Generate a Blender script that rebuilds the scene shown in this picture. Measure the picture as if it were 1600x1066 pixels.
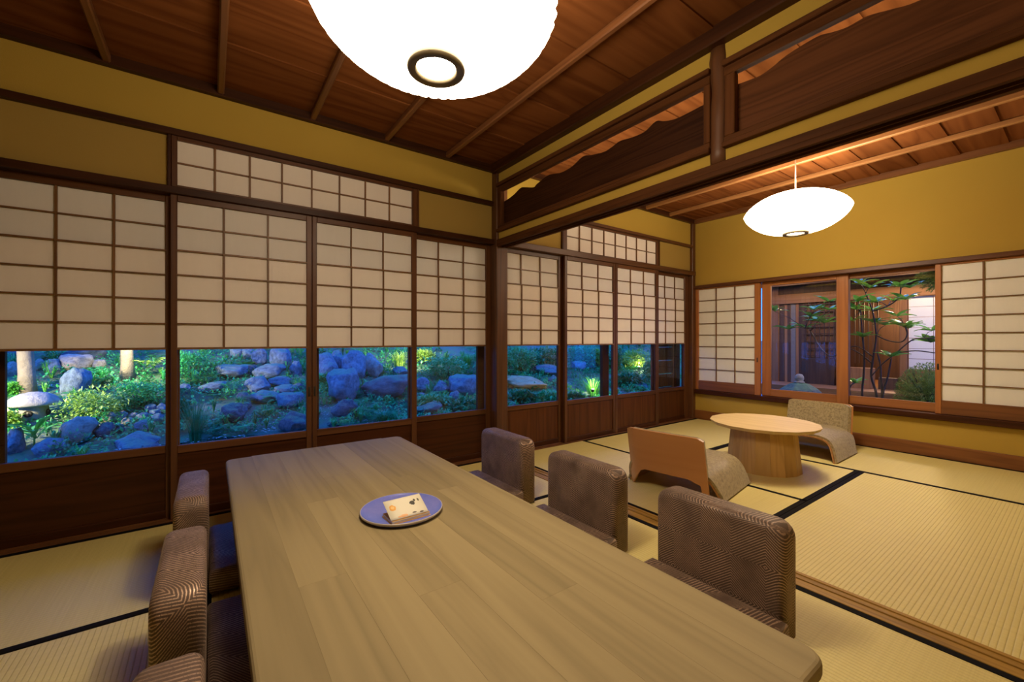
import bpy, bmesh, math, random
from mathutils import Vector, Matrix, noise

for o in list(bpy.data.objects):
    bpy.data.objects.remove(o, do_unlink=True)
S = bpy.context.scene
COL = S.collection
PI = math.pi
random.seed(7)

# ------------------------------------------------------------------ camera
F_PX = 655.0
cam_d = bpy.data.cameras.new('camera'); cam = bpy.data.objects.new('camera', cam_d); COL.objects.link(cam)
cam.location = (0, 0, .93)
cam.rotation_euler = (PI / 2, 0, -math.radians(90 - 54.25))
cam_d.sensor_width = 36; cam_d.lens = F_PX / 1600 * 36
cam_d.shift_y = -2.5 / 1600
cam_d.clip_start = .02; cam_d.clip_end = 200
S.camera = cam
# ------------------------------------------------------------------ world, exposure
W = bpy.data.worlds.new('dusk'); S.world = W; W.use_nodes = True
bg = W.node_tree.nodes['Background']
SKY = (.03, .19, 1.0); SKY_STRENGTH = 4.1
bg.inputs[0].default_value = (*SKY, 1); bg.inputs[1].default_value = SKY_STRENGTH
vs = S.view_settings
vs.view_transform = 'Standard'; vs.look = 'None'; vs.gamma = 1; vs.use_curve_mapping = False
vs.exposure = 0.0
LAMP_COLOR = (1.0, .80, .56); LAMP_STRENGTH = 17.0
try:
    S.cycles.max_bounces = 8; S.cycles.diffuse_bounces = 5; S.cycles.glossy_bounces = 3
    S.cycles.transmission_bounces = 6; S.cycles.transparent_max_bounces = 16
    S.cycles.caustics_reflective = False; S.cycles.caustics_refractive = False
    S.cycles.sample_clamp_indirect = 4.0
    S.cycles.use_denoising = True
except Exception:
    pass


def light(name, kind, loc, energy, color, size=.1, rot=None, angle=1.0, blend=.5):
    d = bpy.data.lights.new(name, kind); o = bpy.data.objects.new(name, d); COL.objects.link(o)
    d.energy = energy; d.color = color
    if kind == 'AREA':
        d.size = size
    else:
        d.shadow_soft_size = size
    if kind == 'SPOT':
        d.spot_size = angle; d.spot_blend = blend
    o.location = loc
    if rot is not None:
        o.rotation_euler = (Vector(rot) - Vector(loc)).to_track_quat('-Z', 'Y').to_euler()
    return o


# garden spotlights (the warm patches among the blue) and the lit building across the court, plus added indoor fills
WARM = (1.0, .86, .50)
light('garden_light_lantern', 'SPOT', (-3.3, 6.0, .95), 1200, (1, .84, .50), .08, (-1.6, 7.5, .15), .95)
light('garden_light_fern', 'SPOT', (-1.0, 7.9, 1.1), 150, WARM, .05, (-.75, 8.8, .5), 1.6)
light('garden_light_grass', 'SPOT', (3.2, 7.7, 1.0), 200, WARM, .05, (3.5, 8.8, .55), 1.5)
light('fill_light_behind', 'AREA', (.75, -.55, 2.2), 5, LAMP_COLOR, .5, (.75, -.3, 0))  # unseen fill light added behind the camera for the near end of the room
cove = light('hidden_fill_strip', 'AREA', (1.965, .95, 1.73), 24, (1, .82, .56), .05, (2.15, .95, 2.33))  # added hidden strip that brightens the ceiling behind the transoms
cove.data.shape = 'RECTANGLE'; cove.data.size = 3.3; cove.data.size_y = .04; cove.rotation_euler = (PI, 0, PI / 2)
light('court_lamp', 'POINT', (6.2, 1.05, 1.95), 80, (1, .72, .40), .08)
light('court_lamp_left', 'POINT', (6.3, 2.6, 1.75), 13, (1, .66, .34), .06)
light('building_lamp', 'POINT', (8.3, 1.6, 1.4), 60, (1, .62, .32), .1)

# ------------------------------------------------------------------ materials
def lin(r, g, b):
    f = lambda c: c / 12.92 if c <= .04045 else ((c + .055) / 1.055) ** 2.4
    return (f(r / 255), f(g / 255), f(b / 255))


class NT:
    def __init__(s, name):
        s.m = bpy.data.materials.new(name); s.m.use_nodes = True
        s.t = s.m.node_tree; s.t.nodes.clear()
        s.out = s.n('ShaderNodeOutputMaterial')

    def n(s, typ, **kw):
        nd = s.t.nodes.new(typ)
        for k, v in kw.items():
            setattr(nd, k, v)
        return nd

    def l(s, a, b):
        s.t.links.new(a, b)

    def math(s, op, a, b=None, c=None, clamp=False):
        nd = s.n('ShaderNodeMath', operation=op, use_clamp=clamp)
        for i, v in enumerate((a, b, c)):
            if v is None:
                continue
            if isinstance(v, (int, float)):
                nd.inputs[i].default_value = v
            else:
                s.l(v, nd.inputs[i])
        return nd.outputs[0]

    def mix(s, fac, a, b):
        nd = s.n('ShaderNodeMix', data_type='RGBA')
        for sock, v in ((nd.inputs[0], fac), (nd.inputs[6], a), (nd.inputs[7], b)):
            if isinstance(v, (int, float)):
                sock.default_value = v
            elif isinstance(v, tuple):
                sock.default_value = (*v, 1) if len(v) == 3 else v
            else:
                s.l(v, sock)
        return nd.outputs[2]

    def coord(s, scale=(1, 1, 1), rand=True):
        tc = s.n('ShaderNodeTexCoord'); mp = s.n('ShaderNodeMapping')
        s.l(tc.outputs['Object'], mp.inputs[0]); mp.inputs['Scale'].default_value = scale
        if rand:
            oi = s.n('ShaderNodeObjectInfo')
            sc = s.n('ShaderNodeVectorMath', operation='SCALE'); sc.inputs[0].default_value = (31, 17, 23)
            s.l(oi.outputs['Random'], sc.inputs['Scale'])
            s.l(sc.outputs[0], mp.inputs['Location'])
        return mp.outputs[0]

    def noise(s, vec, scale, detail=4, rough=.55, dist=0):
        nd = s.n('ShaderNodeTexNoise'); nd.inputs['Scale'].default_value = scale
        nd.inputs['Detail'].default_value = detail; nd.inputs['Roughness'].default_value = rough
        nd.inputs['Distortion'].default_value = dist
        s.l(vec, nd.inputs['Vector']); return nd.outputs[0]

    def ramp(s, fac, stops):
        nd = s.n('ShaderNodeValToRGB'); cr = nd.color_ramp
        while len(cr.elements) < len(stops):
            cr.elements.new(.5)
        for e, (p, c) in zip(cr.elements, stops):
            e.position = p; e.color = (*c, 1) if len(c) == 3 else c
        s.l(fac, nd.inputs[0]); return nd.outputs[0]

    def bump(s, h, strength=.2, dist=.01):
        nd = s.n('ShaderNodeBump'); nd.inputs['Strength'].default_value = strength
        nd.inputs['Distance'].default_value = dist
        s.l(h, nd.inputs['Height']); return nd.outputs[0]

    def bsdf(s, color, rough=.5, normal=None, metallic=0, spec=.5, link=True, **kw):
        b = s.n('ShaderNodeBsdfPrincipled')
        for k, v in (('Base Color', color), ('Roughness', rough), ('Metallic', metallic), ('Specular IOR Level', spec), *kw.items()):
            if isinstance(v, tuple):
                b.inputs[k].default_value = (*v, 1) if len(v) == 3 else v
            elif isinstance(v, (int, float)):
                b.inputs[k].default_value = v
            else:
                s.l(v, b.inputs[k])
        if normal is not None:
            s.l(normal, b.inputs['Normal'])
        if link:
            s.l(b.outputs[0], s.out.inputs[0])
        return b


def wood(name, dark, light_, axis='z', rough=.42, rings=9.0, density=11.0, bump=.08, tone=.25, spec=.4):
    t = NT(name)
    sc = {'x': (.55, density, density), 'y': (density, .55, density), 'z': (density, density, .55)}[axis]
    v = t.coord(sc)
    n1 = t.noise(v, .55, 3, .5, .25)
    r = t.math('FRACT', t.math('MULTIPLY', n1, rings))
    r = t.math('SUBTRACT', 1, t.math('ABSOLUTE', t.math('SUBTRACT', t.math('MULTIPLY', r, 2), 1)))
    r = t.math('POWER', r, 1.6)
    fine = t.noise(t.coord(tuple(a * 7 if a > 1 else a * 1.5 for a in sc)), .8, 4, .6)
    g = t.math('ADD', t.math('MULTIPLY', r, .55), t.math('MULTIPLY', fine, .45))
    c = t.mix(g, light_, dark)
    oi = t.n('ShaderNodeObjectInfo')
    hs = t.n('ShaderNodeHueSaturation')
    hs.inputs['Value'].default_value = 1
    t.l(t.math('ADD', 1 - tone / 2, t.math('MULTIPLY', oi.outputs['Random'], tone)), hs.inputs['Value'])
    t.l(c, hs.inputs['Color'])
    nm = t.bump(g, bump, .004)
    t.bsdf(hs.outputs[0], rough, nm, spec=spec)
    return t.m


def plain(name, color, rough=.5, metallic=0, spec=.5, noise_=0.0, nscale=20):
    t = NT(name)
    if noise_:
        n = t.noise(t.coord(), nscale, 4)
        a = tuple(max(0, c * (1 - noise_)) for c in color); b = tuple(c * (1 + noise_) for c in color)
        col = t.mix(n, a, b)
        t.bsdf(col, rough, t.bump(n, .15, .003), metallic, spec)
    else:
        t.bsdf(color, rough, None, metallic, spec)
    return t.m


M = {}
for ax in 'xyz':
    M['post_' + ax] = wood('cedar_post_' + ax, (.045, .016, .006), (.125, .050, .018), ax, .45)
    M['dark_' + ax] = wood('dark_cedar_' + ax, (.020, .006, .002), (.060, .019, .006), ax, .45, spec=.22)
    M['frame_' + ax] = wood('shoji_frame_cedar_' + ax, (.050, .017, .006), (.120, .046, .015), ax, .42, spec=.35)
    M['sash_' + ax] = wood('honey_sash_wood_' + ax, (.26, .090, .022), (.40, .160, .045), ax, .38)
    M['skirt_' + ax] = wood('red_cedar_board_' + ax, (.026, .007, .002), (.066, .019, .005), ax, .38, 12, spec=.22)
    M['rail_' + ax] = wood('window_board_' + ax, (.12, .042, .012), (.22, .085, .024), ax, .4)
M['kumiko'] = wood('lattice_wood', (.10, .045, .016), (.19, .09, .03), 'z', .45)
M['ceil'] = wood('ceiling_cedar', (.105, .033, .010), (.215, .078, .024), 'x', .7, 9, 6.0, .04, .35, .0)
M['batten'] = wood('ceiling_batten', (.11, .040, .014), (.20, .080, .028), 'y', .4)
M['batten_highlit'] = wood('highlit_ceiling_batten', (.22, .095, .032), (.36, .175, .062), 'y', .42)  # far-room battens: the lamp highlight is put into the colour
M['beam_y'] = wood('partition_beam', (.048, .017, .006), (.115, .044, .015), 'y', .55, 10, 12, spec=.06)
M['beam_z'] = wood('partition_stile', (.048, .017, .006), (.115, .044, .015), 'z', .55, 10, 12, spec=.06)
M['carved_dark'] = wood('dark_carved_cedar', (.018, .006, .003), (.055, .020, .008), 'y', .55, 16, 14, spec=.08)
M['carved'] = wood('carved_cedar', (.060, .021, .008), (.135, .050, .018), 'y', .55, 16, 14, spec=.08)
M['shikii'] = wood('floor_sill_wood', (.16, .085, .017), (.40, .235, .050), 'y', .42, 14, 16, spec=.1)
M['shikii_x'] = wood('floor_sill_wood_x', (.08, .03, .010), (.16, .065, .022), 'x', .3, 14, 16)
M['table'] = wood('smoked_oak', (.200, .155, .078), (.285, .224, .114), 'y', .6, 6, 13, .04, .22, .14)
M['table_dark'] = wood('smoked_oak_leg', (.08, .058, .036), (.14, .10, .06), 'z', .45)
M['oak_top'] = wood('pale_oak_top', (.50, .36, .155), (.62, .46, .215), 'y', .5, 6, 9, .03, .05)
M['oak_base'] = wood('pale_oak_base', (.42, .26, .085), (.58, .37, .135), 'z', .45, 9, 9, .04, .12)
M['ply'] = wood('beech_plywood', (.42, .185, .058), (.52, .245, .085), 'y', .34, 3, 6, .02, .05)
M['ply_edge'] = wood('beech_plywood_edge', (.30, .14, .05), (.46, .24, .09), 'x', .4, 8, 20, .02, .05)
M['building'] = wood('outside_wood', (.20, .085, .030), (.34, .16, .06), 'z', .5)
M['building_y'] = wood('outside_wood_y', (.20, .085, .030), (.34, .16, .06), 'y', .5)
M['building_dark'] = wood('outside_dark_wood', (.05, .025, .014), (.10, .05, .026), 'z', .6)


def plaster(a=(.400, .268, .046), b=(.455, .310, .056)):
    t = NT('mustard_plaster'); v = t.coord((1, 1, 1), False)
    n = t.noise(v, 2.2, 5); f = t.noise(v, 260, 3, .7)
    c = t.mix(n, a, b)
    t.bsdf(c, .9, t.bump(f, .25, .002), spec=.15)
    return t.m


def paper(name, col):
    t = NT(name); v = t.coord((6, 6, 1.2))
    n = t.noise(v, 5, 5, .65, .4)
    c = t.mix(n, tuple(x * .93 for x in col), col)
    d = t.n('ShaderNodeBsdfDiffuse'); t.l(c, d.inputs[0])
    tr = t.n('ShaderNodeBsdfTranslucent'); t.l(c, tr.inputs[0])
    mx = t.n('ShaderNodeMixShader'); mx.inputs[0].default_value = .03
    t.l(d.outputs[0], mx.inputs[1]); t.l(tr.outputs[0], mx.inputs[2]); t.l(mx.outputs[0], t.out.inputs[0])
    return t.m


def tatami(name, axis):
    t = NT(name)
    tc = t.n('ShaderNodeTexCoord'); sp = t.n('ShaderNodeSeparateXYZ'); t.l(tc.outputs['Object'], sp.inputs[0])
    across = sp.outputs[1 if axis == 'x' else 0]
    fr = t.math('FRACT', t.math('DIVIDE', across, .0150))
    tri = t.math('ABSOLUTE', t.math('SUBTRACT', t.math('MULTIPLY', fr, 2), 1))
    groove = t.math('POWER', tri, 5)
    sc = (2.5, 260, 1) if axis == 'y' else (260, 2.5, 1)
    rush = t.noise(t.coord(sc), 1.0, 3, .6)
    big = t.noise(t.coord((1, 1, 1)), 3.0, 3)
    c = t.mix(rush, (.54, .445, .155), (.72, .615, .245))
    c = t.mix(t.math('MULTIPLY', big, .35), c, (.62, .55, .19))
    c = t.mix(t.math('MULTIPLY', groove, .32), c, (.34, .26, .08))
    h = t.math('SUBTRACT', t.math('MULTIPLY', rush, .2), groove)
    t.bsdf(c, .52, t.bump(h, .5, .0022), spec=.35)
    return t.m


def chair_fabric():
    t = NT('brown_woven_fabric')
    tc = t.n('ShaderNodeTexCoord'); sp = t.n('ShaderNodeSeparateXYZ'); t.l(tc.outputs['Object'], sp.inputs[0])
    x, y, z = sp.outputs
    u = t.math('ADD', y, t.math('MULTIPLY', x, .85))
    w = t.math('ADD', z, t.math('MULTIPLY', x, .55))
    def tri(a, p, off):
        f = t.math('FRACT', t.math('ADD', t.math('DIVIDE', a, p), off))
        return t.math('MULTIPLY', t.math('ABSOLUTE', t.math('SUBTRACT', f, .5)), p)
    d = t.math('ADD', t.math('MULTIPLY', tri(u, .21, .31), .80), t.math('MULTIPLY', tri(w, .26, .62), 1.0))
    s = t.math('FRACT', t.math('DIVIDE', d, .0088))
    line = t.math('SUBTRACT', 1, t.math('ABSOLUTE', t.math('SUBTRACT', t.math('MULTIPLY', s, 2), 1)))
    line = t.math('GREATER_THAN', line, .62)
    weave = t.noise(t.coord((1, 1, 1), False), 420, 2, .6)
    brk = t.math('GREATER_THAN', weave, .40)
    line = t.math('MULTIPLY', line, brk)
    patch = t.noise(t.coord((1, 1, 1)), 9.0, 2)  # patchy thread brightness: glints put into the colour
    line = t.math('MULTIPLY', line, t.math('ADD', .45, t.math('MULTIPLY', t.math('SUBTRACT', patch, .4), 2.5), clamp=True))
    fine = t.noise(t.coord((1, 1, 1), False), 700, 2, .6)
    base = t.mix(fine, (.050, .030, .021), (.125, .076, .052))
    c = t.mix(line, base, (.46, .31, .21))
    rough = t.math('SUBTRACT', .62, t.math('MULTIPLY', line, .26))
    h = t.math('ADD', t.math('MULTIPLY', line, 1.0), t.math('MULTIPLY', weave, .5))
    t.bsdf(c, rough, t.bump(h, .55, .0016), t.math('MULTIPLY', line, .35), spec=.4,
           **{'Sheen Weight': .15, 'Sheen Roughness': .4, 'Sheen Tint': (.8, .6, .45)})
    return t.m


def zaisu_fabric():
    t = NT('mottled_olive_fabric')
    n = t.noise(t.coord((1, 1, 1)), 62, 5, .75, .3); f = t.noise(t.coord((2, 2, .5)), 300, 3, .6)
    c = t.ramp(n, [(.30, (.085, .062, .028)), (.46, (.26, .205, .10)), (.60, (.40, .325, .17)), (.8, (.17, .125, .058))])
    c = t.mix(t.math('MULTIPLY', f, .5), c, (.30, .235, .115))
    t.bsdf(c, .5, t.bump(f, .4, .001), spec=.3, **{'Sheen Weight': .25})
    return t.m


def glass():
    t = NT('window_glass')
    tr = t.n('ShaderNodeBsdfTransparent'); tr.inputs[0].default_value = (.97, .98, .98, 1)
    gl = t.n('ShaderNodeBsdfGlossy'); gl.inputs['Roughness'].default_value = .01
    ge = t.n('ShaderNodeNewGeometry'); dt = t.n('ShaderNodeVectorMath', operation='DOT_PRODUCT')
    t.l(ge.outputs['Normal'], dt.inputs[0]); t.l(ge.outputs['Incoming'], dt.inputs[1])
    k = t.math('POWER', t.math('SUBTRACT', 1, t.math('ABSOLUTE', dt.outputs['Value']), clamp=True), 5)
    mx = t.n('ShaderNodeMixShader'); t.l(t.math('ADD', .02, t.math('MULTIPLY', k, .6)), mx.inputs[0])
    t.l(tr.outputs[0], mx.inputs[1]); t.l(gl.outputs[0], mx.inputs[2]); t.l(mx.outputs[0], t.out.inputs[0])
    return t.m


def emit(name, col, strength):
    t = NT(name); e = t.n('ShaderNodeEmission'); e.inputs[0].default_value = (*col, 1); e.inputs[1].default_value = strength
    t.l(e.outputs[0], t.out.inputs[0]); return t.m


def leaf_mat(name, a, b, scale=9, rough=.42):
    t = NT(name); n = t.noise(t.coord((1, 1, 1)), scale, 3)
    c = t.mix(t.math('MULTIPLY', t.math('SUBTRACT', n, .25), 2, clamp=True), a, b)
    bs = t.bsdf(c, rough, spec=.6, link=False)
    tr = t.n('ShaderNodeBsdfTranslucent'); t.l(c, tr.inputs[0])
    mx = t.n('ShaderNodeMixShader'); mx.inputs[0].default_value = .22
    t.l(bs.outputs[0], mx.inputs[1]); t.l(tr.outputs[0], mx.inputs[2]); t.l(mx.outputs[0], t.out.inputs[0])
    return t.m


def rock_mat(name, a, b, c3, moss=0.0):
    t = NT(name); v = t.coord((1, 1, 1))
    n = t.noise(v, 7, 6, .65, .3); f = t.noise(v, 38, 5, .7)
    c = t.ramp(n, [(.25, a), (.5, b), (.75, c3)])
    c = t.mix(t.math('MULTIPLY', f, .45), c, a)
    if moss:
        ge = t.n('ShaderNodeNewGeometry'); sx = t.n('ShaderNodeSeparateXYZ'); t.l(ge.outputs['Normal'], sx.inputs[0])
        mk = t.math('MULTIPLY', t.math('SUBTRACT', t.math('ADD', sx.outputs[2], t.math('MULTIPLY', n, 1.2)), 1.12), 2.5, clamp=True)
        c = t.mix(t.math('MULTIPLY', mk, moss), c, t.mix(f, (.05, .16, .05), (.16, .30, .10)))
    t.bsdf(c, .75, t.bump(t.math('ADD', n, t.math('MULTIPLY', f, .4)), .7, .03), spec=.45)
    return t.m


M['plaster'] = plaster()
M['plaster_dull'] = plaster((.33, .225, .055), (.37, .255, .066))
M['paper_cool'] = paper('upper_shoji_paper', (.72, .715, .70))
M['paper'] = paper('shoji_paper', (.80, .755, .70))
M['paper_white'] = paper('white_shoji_paper', (.80, .80, .74))
M['tatami_x'] = tatami('tatami_rush_x', 'x'); M['tatami_y'] = tatami('tatami_rush_y', 'y')
M['border'] = plain('black_border_cloth', (.006, .005, .005), .8, 0, .08, noise_=.3, nscale=300)
M['fabric'] = chair_fabric(); M['zfabric'] = zaisu_fabric(); M['glass'] = glass()
M['pull'] = plain('black_finger_pull', (.01, .008, .006), .35)
M['foot'] = plain('black_felt', (.03, .02, .015), .8)
M['lampring'] = plain('bronze_ring', (.20, .165, .11), .35, .6)
M['diffuser'] = emit('lit_lamp_opening', LAMP_COLOR, LAMP_STRENGTH * 17)
M['cord'] = plain('white_cord', (.75, .68, .60), .5)
M['concrete'] = plain('foundation', (.2, .18, .16), .9, noise_=.2)
M['track'] = plain('track_groove', (.014, .006, .003), .5)
M['roof'] = plain('roof_board', (.06, .03, .02), .8, noise_=.2)
M['rock_g'] = rock_mat('blue_grey_rock', (.035, .055, .07), (.17, .235, .28), (.34, .42, .46), .6)
M['rock_d'] = rock_mat('dark_wet_rock', (.018, .028, .036), (.08, .115, .135), (.17, .22, .25), .6)
M['rock_pale'] = rock_mat('pale_rock', (.14, .12, .10), (.36, .32, .26), (.52, .47, .38))
M['rock_b'] = rock_mat('brownish_rock', (.08, .05, .05), (.24, .16, .15), (.34, .25, .24), .6)
M['rock_tan'] = rock_mat('tan_slab', (.30, .16, .06), (.62, .36, .14), (.75, .5, .24))
M['granite'] = rock_mat('lantern_granite', (.16, .15, .13), (.31, .295, .255), (.42, .395, .34))
M['leaf_g'] = leaf_mat('green_leaf', (.06, .36, .04), (.22, .62, .09))
M['leaf_t'] = leaf_mat('blue_green_leaf', (.02, .30, .07), (.09, .56, .15))
M['leaf_y'] = leaf_mat('yellow_green_leaf', (.20, .42, .05), (.50, .66, .13))
M['leaf_d'] = leaf_mat('dark_green_leaf', (.01, .15, .035), (.04, .34, .08))
M['leaf_big'] = leaf_mat('glossy_green_leaf', (.10, .34, .05), (.26, .52, .08), 4, .22)
M['needle'] = leaf_mat('juniper_needle', (.12, .26, .08), (.36, .52, .16), 14)
M['bark'] = rock_mat('grey_bark', (.06, .045, .035), (.15, .12, .10), (.26, .22, .18))
M['bark_pale'] = rock_mat('pale_bark', (.15, .12, .08), (.27, .22, .145), (.36, .30, .20))
M['stem'] = plain('dark_stem', (.045, .035, .035), .6, noise_=.3, nscale=40)


def ground_mat():
    t = NT('mossy_ground'); v = t.coord((1, 1, 1), False)
    n = t.noise(v, 1.7, 6, .65); f = t.noise(v, 26, 5, .75)
    c = t.ramp(n, [(.3, (.03, .05, .03)), (.44, (.04, .24, .05)), (.58, (.12, .15, .10)), (.75, (.05, .28, .07))])
    c = t.mix(t.math('MULTIPLY', f, .6), c, (.22, .26, .20))
    t.bsdf(c, .7, t.bump(f, 1.0, .04), spec=.4)
    return t.m


M['ground'] = ground_mat()


def water_mat():
    t = NT('pond_water'); n = t.noise(t.coord((3, 3, 3), False), 3, 2)
    t.bsdf((.006, .012, .02), .03, t.bump(n, .08, .02), spec=.9)
    return t.m


M['water'] = water_mat()

M['skirt_z'] = wood('upright_cedar_board', (.040, .012, .004), (.100, .032, .009), 'z', .38, 8, spec=.22)
# ------------------------------------------------------------------ helpers
def link(o, parent=None):
    COL.objects.link(o)
    if parent is not None:
        o.parent = parent
    return o


def wloc(o):
    v = Vector((0, 0, 0))
    while o is not None:
        v += Vector(o.location); o = o.parent
    return v


def empty(name, loc=(0, 0, 0), parent=None):
    o = bpy.data.objects.new(name, None); o.empty_display_size = .1; o.location = loc
    return link(o, parent)


def struct(name, loc=(0, 0, 0)):
    o = empty(name, loc); o['kind'] = 'structure'; return o


def tag(o, label, cat, group=None, kind=None):
    o['label'] = label; o['category'] = cat
    if group: o['group'] = group
    if kind: o['kind'] = kind
    return o


def mesh(name, verts, faces, mat, parent=None, smooth=False, loc=None):
    me = bpy.data.meshes.new(name); me.from_pydata(verts, [], faces); me.update()
    me.materials.append(mat)
    if smooth:
        me.polygons.foreach_set('use_smooth', [True] * len(me.polygons))
    o = bpy.data.objects.new(name, me)
    if loc is not None: o.location = loc
    return link(o, parent)


def from_bm(name, bm, mat, parent=None, smooth=False, loc=None):
    me = bpy.data.meshes.new(name); bm.normal_update(); bm.to_mesh(me); bm.free(); me.materials.append(mat)
    if smooth:
        me.polygons.foreach_set('use_smooth', [True] * len(me.polygons))
    o = bpy.data.objects.new(name, me)
    if loc is not None: o.location = loc
    return link(o, parent)


_boxes = {}


def box(name, x0, x1, y0, y1, z0, z1, mat, parent=None, bev=0.0, seg=1):
    """axis-aligned box in world coordinates, origin at its centre"""
    d = (round(x1 - x0, 5), round(y1 - y0, 5), round(z1 - z0, 5))
    key = (d, mat.name, bev, seg)
    me = _boxes.get(key)
    if me is None:
        bm = bmesh.new(); bmesh.ops.create_cube(bm, size=1)
        for v in bm.verts:
            v.co = Vector((v.co.x * d[0], v.co.y * d[1], v.co.z * d[2]))
        if bev:
            bmesh.ops.bevel(bm, geom=list(bm.edges), offset=min(bev, min(d) * .45), segments=seg, affect='EDGES', profile=.5)
        bm.normal_update()
        me = bpy.data.meshes.new(name); bm.to_mesh(me); bm.free(); me.materials.append(mat)
        if seg > 1:
            me.polygons.foreach_set('use_smooth', [True] * len(me.polygons))
        _boxes[key] = me
    o = bpy.data.objects.new(name, me)
    c = Vector(((x0 + x1) / 2, (y0 + y1) / 2, (z0 + z1) / 2))
    o.location = c - (wloc(parent) if parent is not None else Vector((0, 0, 0)))
    return link(o, parent)


def prism(name, pts, axis, a, b, mat, parent=None, loc=None, smooth=False):
    """closed 2-D outline extruded along an axis; pts are (p, q) in the other two axes in xyz order"""
    def P(p, q, h):
        return {'x': (h, p, q), 'y': (p, h, q), 'z': (p, q, h)}[axis]
    n = len(pts)
    vs_ = [P(p, q, a) for p, q in pts] + [P(p, q, b) for p, q in pts]
    fs = [tuple(range(n))[::-1], tuple(range(n, 2 * n))]
    fs += [(i, (i + 1) % n, n + (i + 1) % n, n + i) for i in range(n)]
    bm = bmesh.new(); bv = [bm.verts.new(v) for v in vs_]
    for f in fs:
        bm.faces.new([bv[i] for i in f])
    bmesh.ops.recalc_face_normals(bm, faces=bm.faces)
    return from_bm(name, bm, mat, parent, smooth, loc)


def lathe(name, prof, n, mat, parent=None, loc=None, mod=None, smooth=True, cap=False):
    vs_, fs = [], []
    for r, z in prof:
        for k in range(n):
            a = 2 * PI * k / n
            rr = r * (mod(a, r) if mod else 1)
            vs_.append((rr * math.cos(a), rr * math.sin(a), z))
    for j in range(len(prof) - 1):
        for k in range(n):
            k2 = (k + 1) % n
            fs.append((j * n + k, j * n + k2, (j + 1) * n + k2, (j + 1) * n + k))
    if cap:
        fs.append(tuple(range(n))[::-1]); b = (len(prof) - 1) * n; fs.append(tuple(range(b, b + n)))
    return mesh(name, vs_, fs, mat, parent, smooth, loc)


def tube_data(pts, rads, n=6):
    vs_, fs = [], []
    pts = [Vector(p) for p in pts]
    for i, p in enumerate(pts):
        d = (pts[min(i + 1, len(pts) - 1)] - pts[max(i - 1, 0)]).normalized()
        up = Vector((0, 0, 1)) if abs(d.z) < .9 else Vector((1, 0, 0))
        a = d.cross(up).normalized(); b = d.cross(a)
        for k in range(n):
            t = 2 * PI * k / n
            vs_.append(tuple(p + (a * math.cos(t) + b * math.sin(t)) * rads[i]))
    for i in range(len(pts) - 1):
        for k in range(n):
            k2 = (k + 1) % n
            fs.append((i * n + k, i * n + k2, (i + 1) * n + k2, (i + 1) * n + k))
    fs.append(tuple(range(n))[::-1]); fs.append(tuple(range(len(vs_) - n, len(vs_))))
    return vs_, fs


def tube(name, pts, rads, mat, parent=None, n=6, loc=None):
    if not isinstance(rads, (list, tuple)):
        rads = [rads] * len(pts)
    v, f = tube_data(pts, rads, n)
    return mesh(name, v, f, mat, parent, True, loc)


def catmull(pts, sub=6):
    out = []
    for i in range(len(pts) - 1):
        p0 = pts[max(i - 1, 0)]; p1 = pts[i]; p2 = pts[i + 1]; p3 = pts[min(i + 2, len(pts) - 1)]
        for k in range(sub):
            t = k / sub
            out.append(tuple(.5 * (2 * b + (c - a) * t + (2 * a - 5 * b + 4 * c - d) * t * t + (3 * b - a - 3 * c + d) * t ** 3)
                             for a, b, c, d in zip(p0, p1, p2, p3)))
    out.append(tuple(pts[-1])); return out


def copy_tree(o, parent=None):
    c = o.copy(); COL.objects.link(c)
    if parent is not None: c.parent = parent
    for ch in list(o.children):
        copy_tree(ch, c)
    return c


# ================================================================== THE ROOM
WY = 2.775       # inner face of the window wall (runs along x)
PX0, PX1 = 1.81, 1.905   # partition between the two rooms (runs along y)
BX = 4.65        # inner face of the far wall (runs along y)
XL, YN = -1.90, -.90     # walls behind the camera
CL, CR = 2.285, 2.330    # board ceilings of the near and the far room

# ---- floor: base slab, sills, tatami mats
floor = struct('floor')
box('floor_slab', XL - .1, BX + .2, YN - .1, 3.0, -.30, -.052, M['concrete'], floor)


def mat_(x0, x1, y0, y1, axis, borders):
    m = box('tatami_mat', x0 + .001, x1 - .001, y0 + .001, y1 - .001, -.05, 0, M['tatami_' + axis], floor, .003)
    w = .029
    for b in borders:
        r = {'x0': (x0 + .001, x0 + w, y0 + .001, y1 - .001), 'x1': (x1 - w, x1 - .001, y0 + .001, y1 - .001),
             'y0': (x0 + .001, x1 - .001, y0 + .001, y0 + w), 'y1': (x0 + .001, x1 - .001, y1 - w, y1 - .001)}[b]
        box('cloth_border', r[0], r[1], r[2], r[3], -.03, .0022, M['border'], m, .001)
    return m


for x0, x1 in ((-1.83, -.025), (-.025, 1.80)):
    mat_(x0, x1, 1.885, 2.742, 'x', ('y0', 'y1'))
for x0, x1 in ((-1.83, -.93), (-.93, -.025), (-.025, .885), (.885, 1.80)):
    mat_(x0, x1, .075, 1.885, 'y', ('x0', 'x1'))
for x0, x1 in ((-1.83, -.025), (-.025, 1.80)):
    mat_(x0, x1, YN, .075, 'x', ('y0', 'y1'))
mat_(1.905, 2.795, .965, 2.742, 'y', ('x0', 'x1', 'y0'))
mat_(2.795, 4.635, 1.885, 2.742, 'x', ('y0', 'y1'))
mat_(2.795, 3.705, .965, 1.885, 'y', ('y0', 'y1'))
mat_(3.705, 4.635, .07, 1.885, 'y', ('x0', 'x1'))
mat_(1.905, 3.705, .07, .965, 'x', ('y0', 'y1'))
mat_(1.905, 3.705, YN, .07, 'x', ('y0', 'y1'))
mat_(3.705, 4.635, YN, .07, 'y', ('x0', 'x1'))
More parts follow.
